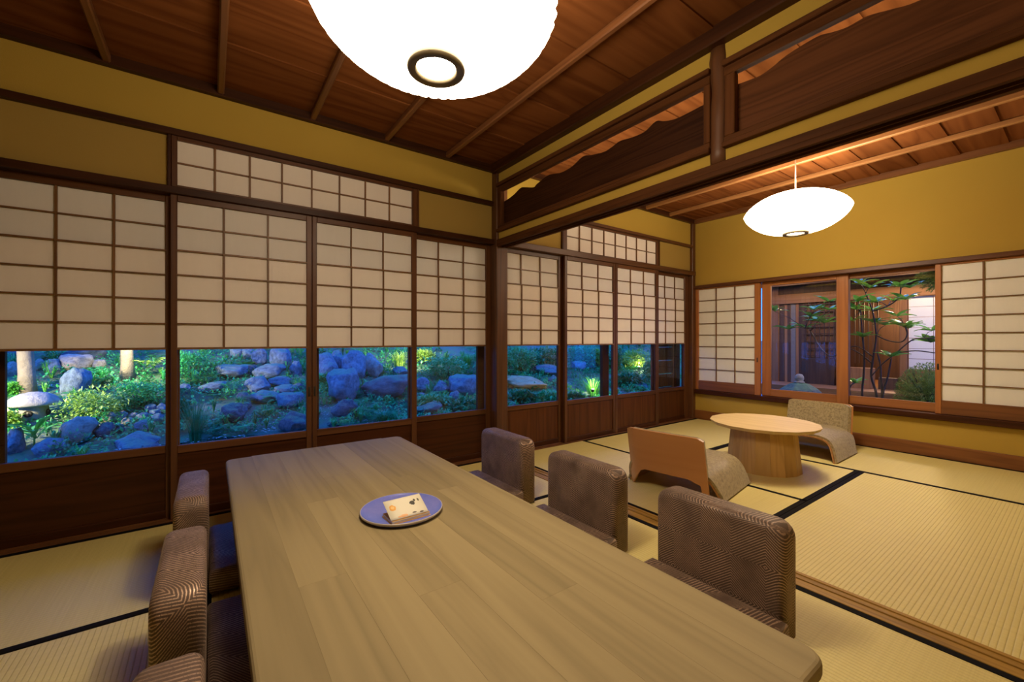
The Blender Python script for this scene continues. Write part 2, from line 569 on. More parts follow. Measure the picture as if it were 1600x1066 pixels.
# sill between the rooms: three ridges with two grooves
for a, b, h in ((1.80, 1.822, .004), (1.8225, 1.853, .000), (1.8535, 1.8605, .004), (1.861, 1.888, .000), (1.8885, 1.905, .004)):
    box('floor_sill', a, b, YN, 2.70, -.05, h, M['shikii'], floor, .0008)
# sill under the sliding doors
for a, b, h in ((2.742, 2.762, .006), (2.7625, 2.798, .001), (2.7985, 2.803, .006), (2.8035, 2.838, .001), (2.8385, 2.90, .006)):
    box('door_sill', -.90, BX, a, b, -.05, h, M['shikii_x'], floor, .001)

# ---- window wall (left): plaster fields, rails, posts
wall_left = struct('wall_left')
def WL(name, x0, x1, z0, z1, y0, y1, mat, bev=0): return box(name, x0, x1, y0, y1, z0, z1, mat, wall_left, bev)
WL('plaster_panel', XL - .1, PX0, 2.012, 2.36, 2.780, 2.90, M['plaster'])
WL('plaster_panel', PX1, BX + .1, 2.035, 2.36, 2.780, 2.90, M['plaster'])
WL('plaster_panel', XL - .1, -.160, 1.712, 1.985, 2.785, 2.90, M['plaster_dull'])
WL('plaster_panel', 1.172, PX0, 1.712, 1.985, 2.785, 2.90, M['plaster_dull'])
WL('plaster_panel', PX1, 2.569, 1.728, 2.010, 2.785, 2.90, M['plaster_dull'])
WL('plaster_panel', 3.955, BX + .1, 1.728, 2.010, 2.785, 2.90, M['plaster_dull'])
WL('plaster_panel', XL - .1, -.90, -.05, 1.68, 2.780, 2.90, M['plaster'])
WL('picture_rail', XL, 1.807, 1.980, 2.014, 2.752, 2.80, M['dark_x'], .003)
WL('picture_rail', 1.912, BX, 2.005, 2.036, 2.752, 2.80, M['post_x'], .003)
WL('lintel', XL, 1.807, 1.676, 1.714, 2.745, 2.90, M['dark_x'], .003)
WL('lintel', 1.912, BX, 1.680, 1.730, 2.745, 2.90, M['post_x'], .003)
WL('post', 1.807, 1.912, -.02, 2.33, 2.712, 2.86, M['post_z'], .006)
WL('post', -.900, -.806, -.02, 1.70, 2.735, 2.86, M['post_z'], .006)
WL('corner_post', 4.590, 4.69, -.02, 2.33, 2.752, 2.90, M['post_z'], .006)
WL('baseboard', XL, -.90, 0, .07, 2.76, 2.785, M['dark_x'], .002)

# ---- far wall (right) with the low window
wall_right = struct('wall_right')
def WR(name, y0, y1, z0, z1, x0, x1, mat, bev=0): return box(name, x0, x1, y0, y1, z0, z1, mat, wall_right, bev)
WR('plaster_panel', YN, 2.78, 1.555, 2.36, 4.650, 4.79, M['plaster'])
WR('plaster_panel', YN, 2.78, -.05, .305, 4.650, 4.79, M['plaster'])
WR('plaster_panel', YN, .005, .30, 1.56, 4.650, 4.79, M['plaster'])
WR('plaster_panel', 2.765, 2.90, -.05, 2.36, 4.690, 4.79, M['plaster'])
WR('window_sill', YN, 2.752, .297, .344, 4.612, 4.80, M['skirt_y'], .004)
WR('lintel', YN, 2.752, 1.524, 1.560, 4.620, 4.80, M['frame_y'], .003)
WR('baseboard', YN, 2.752, 0, .104, 4.632, 4.655, M['rail_y'], .003)
WR('jamb', -.03, .006, .34, 1.53, 4.63, 4.79, M['frame_z'], .003)

# ---- walls behind the camera (they bounce the lamplight)
wall_back = struct('wall_back'); box('plaster_panel', XL - .1, XL, YN - .1, 2.9, -.05, 2.36, M['plaster'], wall_back)
wall_front = struct('wall_front'); box('plaster_panel', XL, BX + .1, YN - .12, YN, -.05, 2.36, M['plaster'], wall_front)

# ---- ceilings
ceiling = struct('ceiling')
def plank(x0, x1, y0, y1, z):
    # lapped board: the near edge hangs a little lower than the far one
    prism('ceiling_plank', [(y0 - .012 - (y0 + y1) / 2, -.0075), (y1 - (y0 + y1) / 2, .001), (y1 - (y0 + y1) / 2, .011), (y0 - .012 - (y0 + y1) / 2, .0025)],
          'x', x0 - (x0 + x1) / 2, x1 - (x0 + x1) / 2, M['ceil'], ceiling, ((x0 + x1) / 2, (y0 + y1) / 2, z + .008))
y = -1.27
while y < 2.75:
    plank(XL, PX0 + .01, max(y, YN), min(y + .45, 2.79), CL); y += .45
y = YN
ys = [.365 + .2365 * k for k in range(-6, 12)]
for a in ys:
    b = a + .2365
    if b > YN and a < 2.78:
        plank(PX1 - .01, BX + .01, max(a, YN), min(b, 2.79), CR)
for xc in (-1.753, -1.302, -.852, -.401, .046, .502, .954, 1.402):
    box('ceiling_batten', xc - .016, xc + .016, YN, 2.775, CL - .034, CL + .004, M['batten'], ceiling, .006)
for xc in (2.06, 2.475, 2.89, 3.305, 3.72, 4.137):
    box('ceiling_batten', xc - .016, xc + .016, YN, 2.775, CR - .034, CR + .004, M['batten_highlit'], ceiling, .006)
box('ceiling_trim', XL, PX0, 2.745, 2.80, 2.243, 2.30, M['dark_x'], ceiling, .003)
box('ceiling_trim', PX0 - .035, PX0 + .03, YN, 2.745, 2.222, 2.30, M['dark_y'], ceiling, .006)
box('ceiling_trim', PX1, BX, 2.745, 2.80, 2.29, 2.34, M['dark_x'], ceiling, .003)
box('ceiling_trim', BX - .035, BX + .03, YN, 2.745, 2.287, 2.34, M['batten'], ceiling, .004)
box('ceiling_trim', PX1 - .03, PX1 + .03, YN, 2.745, 2.29, 2.34, M['dark_y'], ceiling, .004)
roof = struct('roof')
box('roof_fascia', XL - .2, BX + .25, 2.90, 2.96, 2.02, 2.47, M['roof'], roof)
box('roof_slab', XL - .2, BX + .25, YN - .2, 2.95, 2.37, 2.47, M['roof'], roof)
box('eave', XL - .2, BX + .25, 2.95, 4.35, 2.02, 2.09, M['roof'], roof)  # eaves out of view, made deep and low to hold back sky light
box('eave', BX + .25, BX + 1.10, YN - .2, 4.35, 2.09, 2.16, M['roof'], roof)

# ---- partition with carved transoms
wall_middle = struct('wall_middle')
def WM(name, y0, y1, z0, z1, x0, x1, mat, bev=0): return box(name, x0, x1, y0, y1, z0, z1, mat, wall_middle, bev)
WM('lintel', YN, 2.715, 1.672, 1.706, 1.806, 1.909, M['beam_y'], .002)
for a, b in ((1.806, 1.826), (1.8545, 1.8605), (1.889, 1.909)):
    WM('lintel_track', YN, 2.715, 1.652, 1.673, a, b, M['beam_y'], .001)
WM('groove_floor', YN, 2.715, 1.669, 1.6722, 1.826, 1.889, M['track'])
SEC = ((1.005, 2.712), (YN, .942))
for y0, y1 in SEC:
    WM('plaster_panel', y0, y1, 1.704, 1.764, 1.826, 1.889, M['plaster'])
    WM('plaster_panel', y0, y1, 2.136, 2.36, 1.826, 1.889, M['plaster'])
    WM('transom_sill', y0 - .004, y1 + .002, 1.762, 1.785, 1.796, 1.919, M['beam_y'], .003)
    WM('transom_head', y0 - .004, y1 + .002, 2.114, 2.139, 1.796, 1.850, M['beam_y'], .003)
    WM('transom_rail', y0, y1, 1.785, 1.812, 1.812, 1.847, M['beam_y'], .003)
    WM('transom_rail', y0, y1, 2.074, 2.114, 1.812, 1.847, M['beam_y'], .003)
    WM('transom_stile', y0, y0 + .030, 1.812, 2.074, 1.812, 1.847, M['beam_z'], .003)
    WM('transom_stile', y1 - .046, y1 - .002, 1.812, 2.074, 1.812, 1.847, M['beam_z'], .003)
# natural round-edged post between the transoms
pp = []
for k in range(9):
    z = 1.70 + k * (2.24 - 1.70) / 8
    pp.append((1.855 + .002 * math.sin(k * 1.7), .9735 + .003 * math.sin(k * 1.1), z))
tube('post', pp, [.046 + .003 * math.sin(k * 2.1) for k in range(9)], M['post_z'], wall_middle, 14)
silL = [(2.69, 2.000), (2.63, 2.004), (2.585, 2.010), (2.53, 2.022), (2.46, 2.043), (2.40, 2.030), (2.31, 2.003), (2.27, 2.016), (2.16, 2.037), (2.10, 2.030),
        (2.02, 2.014), (1.92, 2.020), (1.83, 2.049), (1.76, 2.034), (1.66, 2.016), (1.60, 2.022), (1.54, 2.034), (1.46, 2.022), (1.38, 2.020), (1.31, 2.046), (1.26, 2.026), (1.19, 2.010), (1.06, 2.014), (1.02, 2.016)]
silR = [(.92, 2.036), (.86, 2.028), (.808, 2.024), (.76, 2.036), (.715, 2.053), (.65, 2.064), (.60, 2.067), (.56, 2.056), (.515, 2.048), (.46, 2.052), (.40, 2.036), (.33, 2.020),
        (.2, 2.03), (.1, 2.05), (0, 2.02), (-.15, 2.045), (-.3, 2.02), (-.5, 2.05), (-.7, 2.02), (-.88, 2.03)]
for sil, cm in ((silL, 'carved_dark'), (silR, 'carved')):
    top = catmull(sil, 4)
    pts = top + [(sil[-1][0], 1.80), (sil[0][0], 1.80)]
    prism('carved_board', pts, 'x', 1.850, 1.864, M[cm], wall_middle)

# ---- shoji with raised lower sashes ("snow viewing"), eight sliding doors
ZP = [.885 + k * (1.644 - .885) / 6 for k in range(7)]
dcount = [0]


def kumiko_v(parent, x, y, z0, z1): box('lattice_bar', x - .0042, x + .0042, y, y + .011, z0, z1, M['kumiko'], parent)
def kumiko_h(parent, x0, x1, y, z): box('lattice_bar', x0, x1, y, y + .010, z - .0036, z + .0036, M['kumiko'], parent)


def shoji_door(x0, x1, px0, px1, bars, front, pull_side=0, grain='x', dx=0.0):
    dcount[0] += 1
    y0 = 2.766 if front else 2.805
    y1 = y0 + .030
    d = struct('door_%d' % dcount[0], ((x0 + x1) / 2, (y0 + y1) / 2, 0))
    f = M['frame_z']; fx = M['frame_x']
    box('stile', x0, px0, y0, y1, .003, 1.69, f, d, .0025)
    box('stile', px1, x1, y0, y1, .003, 1.69, f, d, .0025)
    box('rail', px0, px1, y0, y1, 1.644, 1.69, fx, d, .0025)
    box('rail', px0, px1, y0, y1, .340, .380, fx, d, .0025)
    box('rail', px0, px1, y0, y1, .003, .045, M['skirt_x'], d, .0025)
    box('skirt_panel', px0 - .004, px1 + .004, y0 + .010, y0 + .018, .04, .345, M['skirt_' + grain], d)
    box('glass_pane', px0 - .004, px1 + .004, y0 + .022, y0 + .025, .375, ZP[4], M['glass'], d)
    # fixed lattice above
    xs = [px0] + list(bars) + [px1]
    yk = y0 + .004
    for x in bars: kumiko_v(d, x, yk, ZP[4], ZP[6])
    kumiko_h(d, px0, px1, yk, ZP[5]); kumiko_h(d, px0, px1, yk, ZP[4])
    for i in range(3):
        for j in (4, 5):
            box('paper_pane', xs[i], xs[i + 1], yk + .011, yk + .0116, ZP[j], ZP[j + 1], M['paper_cool'], d)
    # sliding lower sash, raised
    s = empty('sliding_sash', (0, 0, 0), d)
    yk = y0 - .002
    q0, q1 = px0 - .002, px1 + .002 + dx * 1.5
    sb = [x + dx for x in bars]
    xs = [q0] + sb + [q1]
    for x in sb: kumiko_v(s, x, yk, ZP[0], ZP[4])
    for j in range(1, 4): kumiko_h(s, q0, q1, yk, ZP[j])
    box('sash_rail', q0, q1, yk - .001, yk + .012, ZP[0] - .008, ZP[0] + .003, M['kumiko'], s)
    box('sash_rail', q0, q1, yk - .001, yk + .012, ZP[4] - .004, ZP[4] + .004, M['kumiko'], s)
    for i in range(3):
        for j in range(4):
            box('paper_pane', xs[i], xs[i + 1], yk + .011, yk + .0116, ZP[j], ZP[j + 1], M['paper'], s)
    if pull_side:
        xp = (px1 + x1) / 2 if pull_side > 0 else (x0 + px0) / 2
        box('finger_pull', xp - .006, xp + .006, y0 - .0015, y0 + .004, .585, .645, M['pull'], d, .005, 2)
    return d


shoji_door(-.806, -.130, -.776, -.188, (-.580, -.383), False)
shoji_door(-.166, .500, -.138, .470, (.0615, .270), True, 1)
shoji_door(.502, 1.172, .528, 1.135, (.731, .937), True, -1)
shoji_door(1.130, 1.812, 1.176, 1.766, (1.359, 1.568), False)
shoji_door(1.908, 2.615, 1.928, 2.533, (2.120, 2.328), False, 0, 'z', .004)
shoji_door(2.574, 3.252, 2.605, 3.220, (2.798, 3.012), True, 0, 'z', .004)
shoji_door(3.254, 3.958, 3.288, 3.903, (3.492, 3.704), True, 0, 'z', .006)
shoji_door(3.905, 4.592, 3.960, 4.515, (4.135, 4.325), False, 0, 'z', .008)


def small_shoji(n, x0, x1, px0, px1, z0, z1, pz0, pz1):
    w = struct('window_%d' % n, ((x0 + x1) / 2, 2.79, z0))
    ya, yb = 2.768, 2.796
    box('stile', x0, px0, ya, yb, z0, z1, M['frame_z'], w, .002); box('stile', px1, x1, ya, yb, z0, z1, M['frame_z'], w, .002)
    box('rail', px0, px1, ya, yb, z0, pz0, M['frame_x'], w, .002); box('rail', px0, px1, ya, yb, pz1, z1, M['frame_x'], w, .002)
    xs = [px0 + (px1 - px0) * k / 8 for k in range(9)]; zm = (pz0 + pz1) / 2
    for x in xs[1:-1]: kumiko_v(w, x, ya + .006, pz0, pz1)
    kumiko_h(w, px0, px1, ya + .006, zm)
    for i in range(8):
        for a, b in ((pz0, zm), (zm, pz1)):
            box('paper_pane', xs[i], xs[i + 1], ya + .018, ya + .0186, a, b, M['paper'], w)


small_shoji(1, -.162, 1.174, -.138, 1.141, 1.713, 1.982, 1.729, 1.962)
small_shoji(2, 2.567, 3.957, 2.604, 3.926, 1.729, 2.006, 1.740, 1.985)
box('jamb', 3.955, 3.98, 2.765, 2.80, 1.729, 2.006, M['dark_z'], wall_left, .002)
box('jamb', 2.545, 2.568, 2.765, 2.80, 1.729, 2.006, M['dark_z'], wall_left, .002)
box('jamb', -.178, -.163, 2.765, 2.80, 1.713, 1.982, M['dark_z'], wall_left, .002)
box('jamb', 1.174, 1.190, 2.765, 2.80, 1.713, 1.982, M['frame_z'], wall_left, .002)


def wall_shoji(n, y0, y1, py0, py1, pull):
    """the two paper sashes of the low window in the far wall (8 rows, 3 columns)"""
    w = struct('window_%d' % n, (4.67, (y0 + y1) / 2, .34))
    a, b = 4.650, 4.680
    box('stile', a, b, y0, py0, .345, 1.526, M['sash_z'], w, .0025); box('stile', a, b, py1, y1, .345, 1.526, M['sash_z'], w, .0025)
    box('rail', a, b, py0, py1, 1.510, 1.526, M['sash_y'], w, .002)
    box('rail', a, b, py0, py1, .345, .452, M['rail_y'], w, .0025)
    ys_ = [py0 + (py1 - py0) * k / 3 for k in range(4)]; zs = [.452 + (1.510 - .452) * k / 8 for k in range(9)]
    for yy in ys_[1:-1]: box('lattice_bar', a + .006, a + .017, yy - .004, yy + .004, .452, 1.51, M['kumiko'], w)
    for zz in zs[1:-1]: box('lattice_bar', a + .006, a + .016, py0, py1, zz - .0036, zz + .0036, M['kumiko'], w)
    for i in range(3):
        for j in range(8):
            box('paper_pane', a + .017, a + .0176, ys_[i], ys_[i + 1], zs[j], zs[j + 1], M['paper_white'], w)
    yp = (y0 + py0) / 2 if pull < 0 else (py1 + y1) / 2
    box('finger_pull', a - .0015, a + .004, yp - .006, yp + .006, .69, .74, M['pull'], w, .005, 2)


wall_shoji(3, 2.036, 2.752, 2.090, 2.716, -1)
wall_shoji(4, .008, .736, .040, .702, 1)


def glass_sash(n, y0, y1, gy0, gy1, x):
    w = struct('window_%d' % n, (x, (y0 + y1) / 2, .34))
    a, b = x, x + .032
    box('stile', a, b, y0, gy0, .345, 1.526, M['sash_z'], w, .003); box('stile', a, b, gy1, y1, .345, 1.526, M['sash_z'], w, .003)
    box('rail', a, b, gy0, gy1, .345, .418, M['sash_y'], w, .003); box('rail', a, b, gy0, gy1, 1.484, 1.526, M['sash_y'], w, .003)
    box('glass_pane', a + .014, a + .017, gy0 - .003, gy1 + .003, .414, 1.488, M['glass'], w)


glass_sash(5, 1.303, 2.035, 1.392, 1.952, 4.692)
glass_sash(6, .60, 1.40, .70, 1.305, 4.728)
wo = struct('window_7', (4.74, 2.4, .34))
box('glass_pane', 4.744, 4.747, 2.035, 2.70, .35, 1.52, M['glass'], wo)
box('stile', 4.728, 4.76, 2.66, 2.752, .345, 1.526, M['sash_z'], wo, .003)
wo = struct('window_8', (4.74, .3, .34))
box('glass_pane', 4.752, 4.755, .008, .60, .35, 1.52, M['glass'], wo)

# outer sliding glass doors along the garden
def storm(n, x0, x1, s0, s1, y):
    w = struct('window_%d' % n, ((x0 + x1) / 2, y, 0))
    box('stile', x0, s0, y, y + .03, 0, 1.85, M['dark_z'], w, .002); box('stile', s1, x1, y, y + .03, 0, 1.85, M['dark_z'], w, .002)
    box('rail', s0, s1, y, y + .03, 0, .12, M['dark_x'], w, .002); box('rail', s0, s1, y, y + .03, 1.80, 1.85, M['dark_x'], w, .002)
    box('glass_pane', s0, s1, y + .012, y + .015, .12, 1.8, M['glass'], w)
storm(9, -.86, .575, -.772, .508, 2.95)
storm(10, .52, 1.93, .575, 1.80, 2.985)
storm(11, 1.93, 3.365, 1.99, 3.275, 2.95)
storm(12, 3.30, 4.70, 3.365, 4.62, 2.985)
wo = struct('window_13', (4.6, 3.05, 0))
box('stile', 4.63, 4.67, 3.03, 3.06, 0, 1.85, M['building'], wo, .002)
for k in range(4):
    for j in range(7):
        box('lattice_panel', 4.28 + k * .088, 4.362 + k * .088, 3.036, 3.05, .2 + j * .16, .352 + j * .16, M['building_dark'], wo)

# ================================================================== LAMPS
def lamp(name, x, y, zb, zr, zt, R, ribs, label, power=1.0):
    sm = emit('lit_lamp_shade', LAMP_COLOR, LAMP_STRENGTH * power)
    root = empty(name, (x, y, 0)); tag(root, label, 'lamp', 'saucer pendant lamps')
    prof = []
    rb = .072
    N = 18
    for k in range(N + 1):                 # lower bowl from the ring up to the rim, then the upper bowl
        t = k / N * PI / 2
        s_ = k / N; prof.append((rb + (R - rb) * s_, zr - (zr - zb) * (1 - s_ ** 2.1) ** .74))
    for k in range(1, N + 1):
        s_ = 1 - k / N; prof.append((.045 + (R - .045) * s_, zr + (zt - zr) * (1 - s_ ** 2.1) ** .74))
    mod = lambda a, r: 1 - .034 * (1 - abs(math.sin(a * ribs / 2))) ** 1.6 * min(1, r / .2)
    sh = lathe('lamp_shade', prof, ribs * 8, sm, root, (0, 0, 0), mod, True)
    lathe('bottom_ring', [(.054, zb - .006), (.060, zb - .015), (.067, zb - .012), (.071, zb - .017), (.080, zb - .015), (.084, zb - .004), (.078, zb + .004), (.064, zb - .002), (.058, zb + .006), (.054, zb - .006)], 48, M['lampring'], root)
    lathe('diffuser_disc', [(.0005, zb + .016), (.066, zb + .016)], 40, M['diffuser'], root)
    lathe('top_cap', [(.0005, zt + .012), (.03, zt + .010), (.046, zt - .004)], 24, M['cord'], root)
    zc = CL if x < PX0 else CR
    tube('cord', [(0, 0, zt), (0, 0, zc - .02)], .0045, M['cord'], root, 8)
    lathe('ceiling_canopy', [(.0005, zc - .046), (.018, zc - .045), (.040, zc - .022), (.042, zc)], 24, M['cord'], root)
    return root


lamp('pendant_lamp', .525, 1.10, 1.712, 1.862, 2.03, .345, 46, 'large glowing white saucer pendant lamp above the long dining table', .95)
lamp('pendant_lamp', 3.475, 1.277, 1.712, 1.860, 1.998, .332, 46, 'glowing white saucer pendant lamp hanging in the far room above the round table', 1.4)

# ================================================================== DINING TABLE
TX0, TX1, TY0, TY1, TZ = .060, .940, .290, 2.490, .340
table = empty('dining_table', ((TX0 + TX1) / 2, (TY0 + TY1) / 2, 0))
tag(table, 'long low grey-brown oak dining table with rounded corners', 'table')
tl = wloc(table)
NP = 8
for i in range(NP):
    a = TX0 + (TX1 - TX0) * i / NP; b = TX0 + (TX1 - TX0) * (i + 1) / NP
    if i in (0, NP - 1):
        r = .038; pts = []
        xo, sgn = (a, 1) if i == 0 else (b, -1)
        xi = b - .0001 if i == 0 else a + .0001
        for yc, s in ((TY0, 1), (TY1, -1)):
            arc = [(xo + sgn * r - sgn * r * math.cos(t * PI / 12), yc + s * r - s * r * math.sin(t * PI / 12)) for t in range(7)]
            pts += ([(xi, yc)] + arc[::-1]) if s == 1 else (arc + [(xi, yc)])
        pts = [(p - tl.x - 0, q - tl.y) for p, q in pts]
        bm = bmesh.new()
        lo = [bm.verts.new((p, q, TZ - .035)) for p, q in pts]; hi = [bm.verts.new((p, q, TZ)) for p, q in pts]
        n = len(pts); bm.faces.new(lo[::-1]); bm.faces.new(hi)
        for k in range(n): bm.faces.new((lo[k], lo[(k + 1) % n], hi[(k + 1) % n], hi[k]))
        bmesh.ops.recalc_face_normals(bm, faces=bm.faces)
        xin = xi - tl.x
        es = [e for e in bm.edges if abs(e.verts[0].co.z - e.verts[1].co.z) < 1e-6 and not (abs(e.verts[0].co.x - xin) < 1e-6 and abs(e.verts[1].co.x - xin) < 1e-6)]
        bmesh.ops.bevel(bm, geom=es, offset=.010, segments=3, affect='EDGES', profile=.5)
        from_bm('tabletop_plank', bm, M['table'], table)
    else:
        # two or three staves end to end, each its own board
        cuts = [TY0] + sorted(TY0 + (TY1 - TY0) * c for c in ([.37], [.62], [.28, .74], [.48], [.2, .66], [.55])[i - 1]) + [TY1]
        for c0, c1 in zip(cuts, cuts[1:]):
            box('tabletop_plank', a, b - .0001, c0, c1 - .0001, TZ - .035, TZ, M['table'], table, .0003)
for sx in (TX0 + .13, TX1 - .13):
    for sy in (TY0 + .14, TY1 - .14):
        box('leg', sx - .035, sx + .035, sy - .035, sy + .035, 0, TZ - .035, M['table_dark'], table, .006)
box('apron', TX0 + .14, TX1 - .14, TY0 + .13, TY0 + .155, TZ - .085, TZ - .035, M['table_dark'], table, .003)
box('apron', TX0 + .14, TX1 - .14, TY1 - .155, TY1 - .13, TZ - .085, TZ - .035, M['table_dark'], table, .003)

# ---- plate and booklet
plate = lathe('plate', [(.0005, .004), (.105, .004), (.122, .007), (.131, .014), (.1345, .0165), (.1365, .0155), (.136, .010), (.127, .002), (.100, -.001), (.0005, -.001)], 72, None or M['border'], None, (.532, 1.382, TZ + .001))
t = NT('blue_violet_glaze'); n_ = t.noise(t.coord((1, 1, 1), False), 90, 4, .7); n2 = t.noise(t.coord((1, 1, 1), False), 12, 3)
tc = t.n('ShaderNodeTexCoord'); sp = t.n('ShaderNodeSeparateXYZ'); t.l(tc.outputs['Object'], sp.inputs[0])
rad = t.math('SQRT', t.math('ADD', t.math('POWER', sp.outputs[0], 2), t.math('POWER', sp.outputs[1], 2)))
c_ = t.mix(n2, (.11, .16, .52), (.24, .22, .56)); c_ = t.mix(t.math('MULTIPLY', n_, .55), c_, (.07, .12, .50))
c_ = t.mix(t.math('GREATER_THAN', rad, .1335), c_, (.40, .36, .33))
t.bsdf(c_, .22, spec=.6)
plate.data.materials[0] = t.m
tag(plate, 'round blue-violet glazed plate on the long dining table', 'plate')

book = empty('booklet', (.5275, 1.335, TZ + .0055)); book.rotation_euler = (0, 0, .03)
tag(book, 'small cream illustrated booklet lying half open on the blue plate', 'booklet')
M['cream'] = plain('cream_paper', (.62, .52, .34), .7, noise_=.06, nscale=60)
M['ochre'] = plain('ochre_page', (.55, .30, .06), .6, noise_=.1, nscale=60)
box('page_block', .4635, .5935, 1.293, 1.373, TZ + .006, TZ + .0145, M['cream'], book, .001)
box('back_cover', .461, .596, 1.2905, 1.375, TZ + .0052, TZ + .006, M['ochre'], book)
box('ochre_page', .464, .593, 1.2935, 1.3725, TZ + .0146, TZ + .0152, M['ochre'], book)
def cover_mat():
    t = NT('painted_cover'); tc = t.n('ShaderNodeTexCoord'); v = tc.outputs['Object']
    nz = t.n('ShaderNodeTexNoise'); nz.inputs['Scale'].default_value = 90; nz.inputs['Detail'].default_value = 4
    t.l(v, nz.inputs['Vector'])
    c = (.66, .62, .49)
    sp = t.n('ShaderNodeSeparateXYZ'); t.l(v, sp.inputs[0])
    def blob(cur, cx, cy, r, col, sx=1, sy=1, thr=.5):
        dx = t.math('DIVIDE', t.math('SUBTRACT', sp.outputs[0], cx), sx); dy = t.math('DIVIDE', t.math('SUBTRACT', sp.outputs[1], cy), sy)
        d = t.math('SQRT', t.math('ADD', t.math('MULTIPLY', dx, dx), t.math('MULTIPLY', dy, dy)))
        d = t.math('ADD', d, t.math('MULTIPLY', t.math('SUBTRACT', nz.outputs[0], .5), r * 1.3))
        m_ = t.math('LESS_THAN', d, r)
        return t.mix(m_, cur, col)
    c = blob(c, -.043, .006, .011, (.72, .36, .08))
    c = blob(c, -.043, .006, .006, (.80, .52, .2))
    c = blob(c, .026, .008, .0085, (.06, .055, .045))
    c = blob(c, .036, .018, .006, (.08, .07, .05), .6, 1)
    c = blob(c, .049, .016, .006, (.10, .09, .06), .45, 1)
    c = blob(c, -.02, -.033, .008, (.75, .42, .2), 2, .6)
    c = blob(c, .018, -.03, .004, (.12, .1, .08), 2.2, .7)
    c = blob(c, .042, -.034, .0035, (.12, .1, .08), 2, .7)
    t.bsdf(c, .7)
    return t.m
M['cover'] = cover_mat()
bm = bmesh.new(); rows = []
for j in range(9):
    s_ = j / 8
    yy = -.040 + .080 * s_; zz = .020 * (s_ ** .8) if s_ > 0 else 0
    rows.append([bm.verts.new((xx, yy, zz)) for xx in (-.064, -.02, .02, .064)])
for a, b in zip(rows, rows[1:]):
    for k in range(3): bm.faces.new((a[k], a[k + 1], b[k + 1], b[k]))
cov = from_bm('open_cover', bm, M['cover'], book, True, (-.002, .0, .0105))
cov.rotation_euler = (.23, 0, -.01); cov.location.z = .0205
sol = cov.modifiers.new('thick', 'SOLIDIFY'); sol.thickness = .0007

# ================================================================== DINING FLOOR CHAIRS
def rounded_slab(name, x0, x1, yh, z0, z1, rc, re, mat, parent, bottom_round=False):
    """upholstered block: rounded upper corners (rc) in the yz outline, rounded edges (re)"""
    bm = bmesh.new(); bmesh.ops.create_cube(bm, size=1)
    for v in bm.verts:
        v.co = Vector((x0 + (v.co.x + .5) * (x1 - x0), v.co.y * 2 * yh, z0 + (v.co.z + .5) * (z1 - z0)))
    es = [e for e in bm.edges if abs(e.verts[0].co.x - e.verts[1].co.x) > 1e-4 and (bottom_round or e.verts[0].co.z > (z0 + z1) / 2)]
    bmesh.ops.bevel(bm, geom=es, offset=rc, segments=5, affect='EDGES', profile=.5)
    es = [e for e in bm.edges if abs(e.verts[0].co.x - e.verts[1].co.x) < 1e-5 and
          len(e.link_faces) == 2 and any(abs(f.normal.x) > .9 for f in e.link_faces)]
    bm.normal_update()
    es = [e for e in bm.edges if len(e.link_faces) == 2 and sum(abs(f.normal.x) > .9 for f in e.link_faces) == 1]
    bmesh.ops.bevel(bm, geom=es, offset=re, segments=4, affect='EDGES', profile=.5)
    return from_bm(name, bm, mat, parent, True)


def seat_slab(name, x0, x1, yh, z0, z1, re, mat, parent):
    bm = bmesh.new(); bmesh.ops.create_cube(bm, size=1)
    for v in bm.verts:
        v.co = Vector((x0 + (v.co.x + .5) * (x1 - x0), v.co.y * 2 * yh, z0 + (v.co.z + .5) * (z1 - z0)))
    es = [e for e in bm.edges if abs(e.verts[0].co.z - e.verts[1].co.z) > 1e-4 and e.verts[0].co.x < x0 + .01]
    bmesh.ops.bevel(bm, geom=es, offset=.05, segments=5, affect='EDGES', profile=.5)
    bm.normal_update()
    es = [e for e in bm.edges if len(e.link_faces) == 2 and sum(abs(f.normal.z) > .9 for f in e.link_faces) == 1]
    bmesh.ops.bevel(bm, geom=es, offset=re, segments=4, affect='EDGES', profile=.5)
    return from_bm(name, bm, mat, parent, True)


def make_chair():
    root = empty('floor_chair', (0, 0, 0))
    rounded_slab('backrest', 0, .102, .222, .012, .366, .050, .024, M['fabric'], root)
    seat_slab('seat_cushion', -.43, -.0005, .236, .012, .100, .022, M['fabric'], root)
    box('base_board', -.40, .095, -.19, .19, .006, .014, M['foot'], root)
    for sx in (-.36, .085):
        for sy in (-.19, .19):
            box('foot', sx - .018, sx + .018, sy - .018, sy + .018, 0, .014, M['foot'], root, .003)
    return root


CH = [  # x of the backrest face, y, turned, label
    (1.383, .760, 0, 'brown herringbone floor chair nearest the camera, with its back towards the far room'),
    (1.385, 1.405, 0, 'brown herringbone floor chair in the middle of the row beside the far room'),
    (1.400, 2.072, 0, 'brown herringbone floor chair next to the dark post, on the far-room side'),
    (-.008, .765, 1, 'brown floor chair on the window side, only its top edge in the bottom left corner'),
    (-.008, 1.405, 1, 'brown floor chair in the middle of the row between table and garden windows'),
    (-.004, 2.075, 1, 'brown floor chair on the window side closest to the sliding doors'),
]
proto = make_chair()
for i, (x, y, turned, lab) in enumerate(CH):
    o = proto if i == 0 else copy_tree(proto)
    o.location = (x, y, 0); o.rotation_euler = (0, 0, PI if turned else 0)
    tag(o, lab, 'chair', 'brown floor chairs around the dining table')

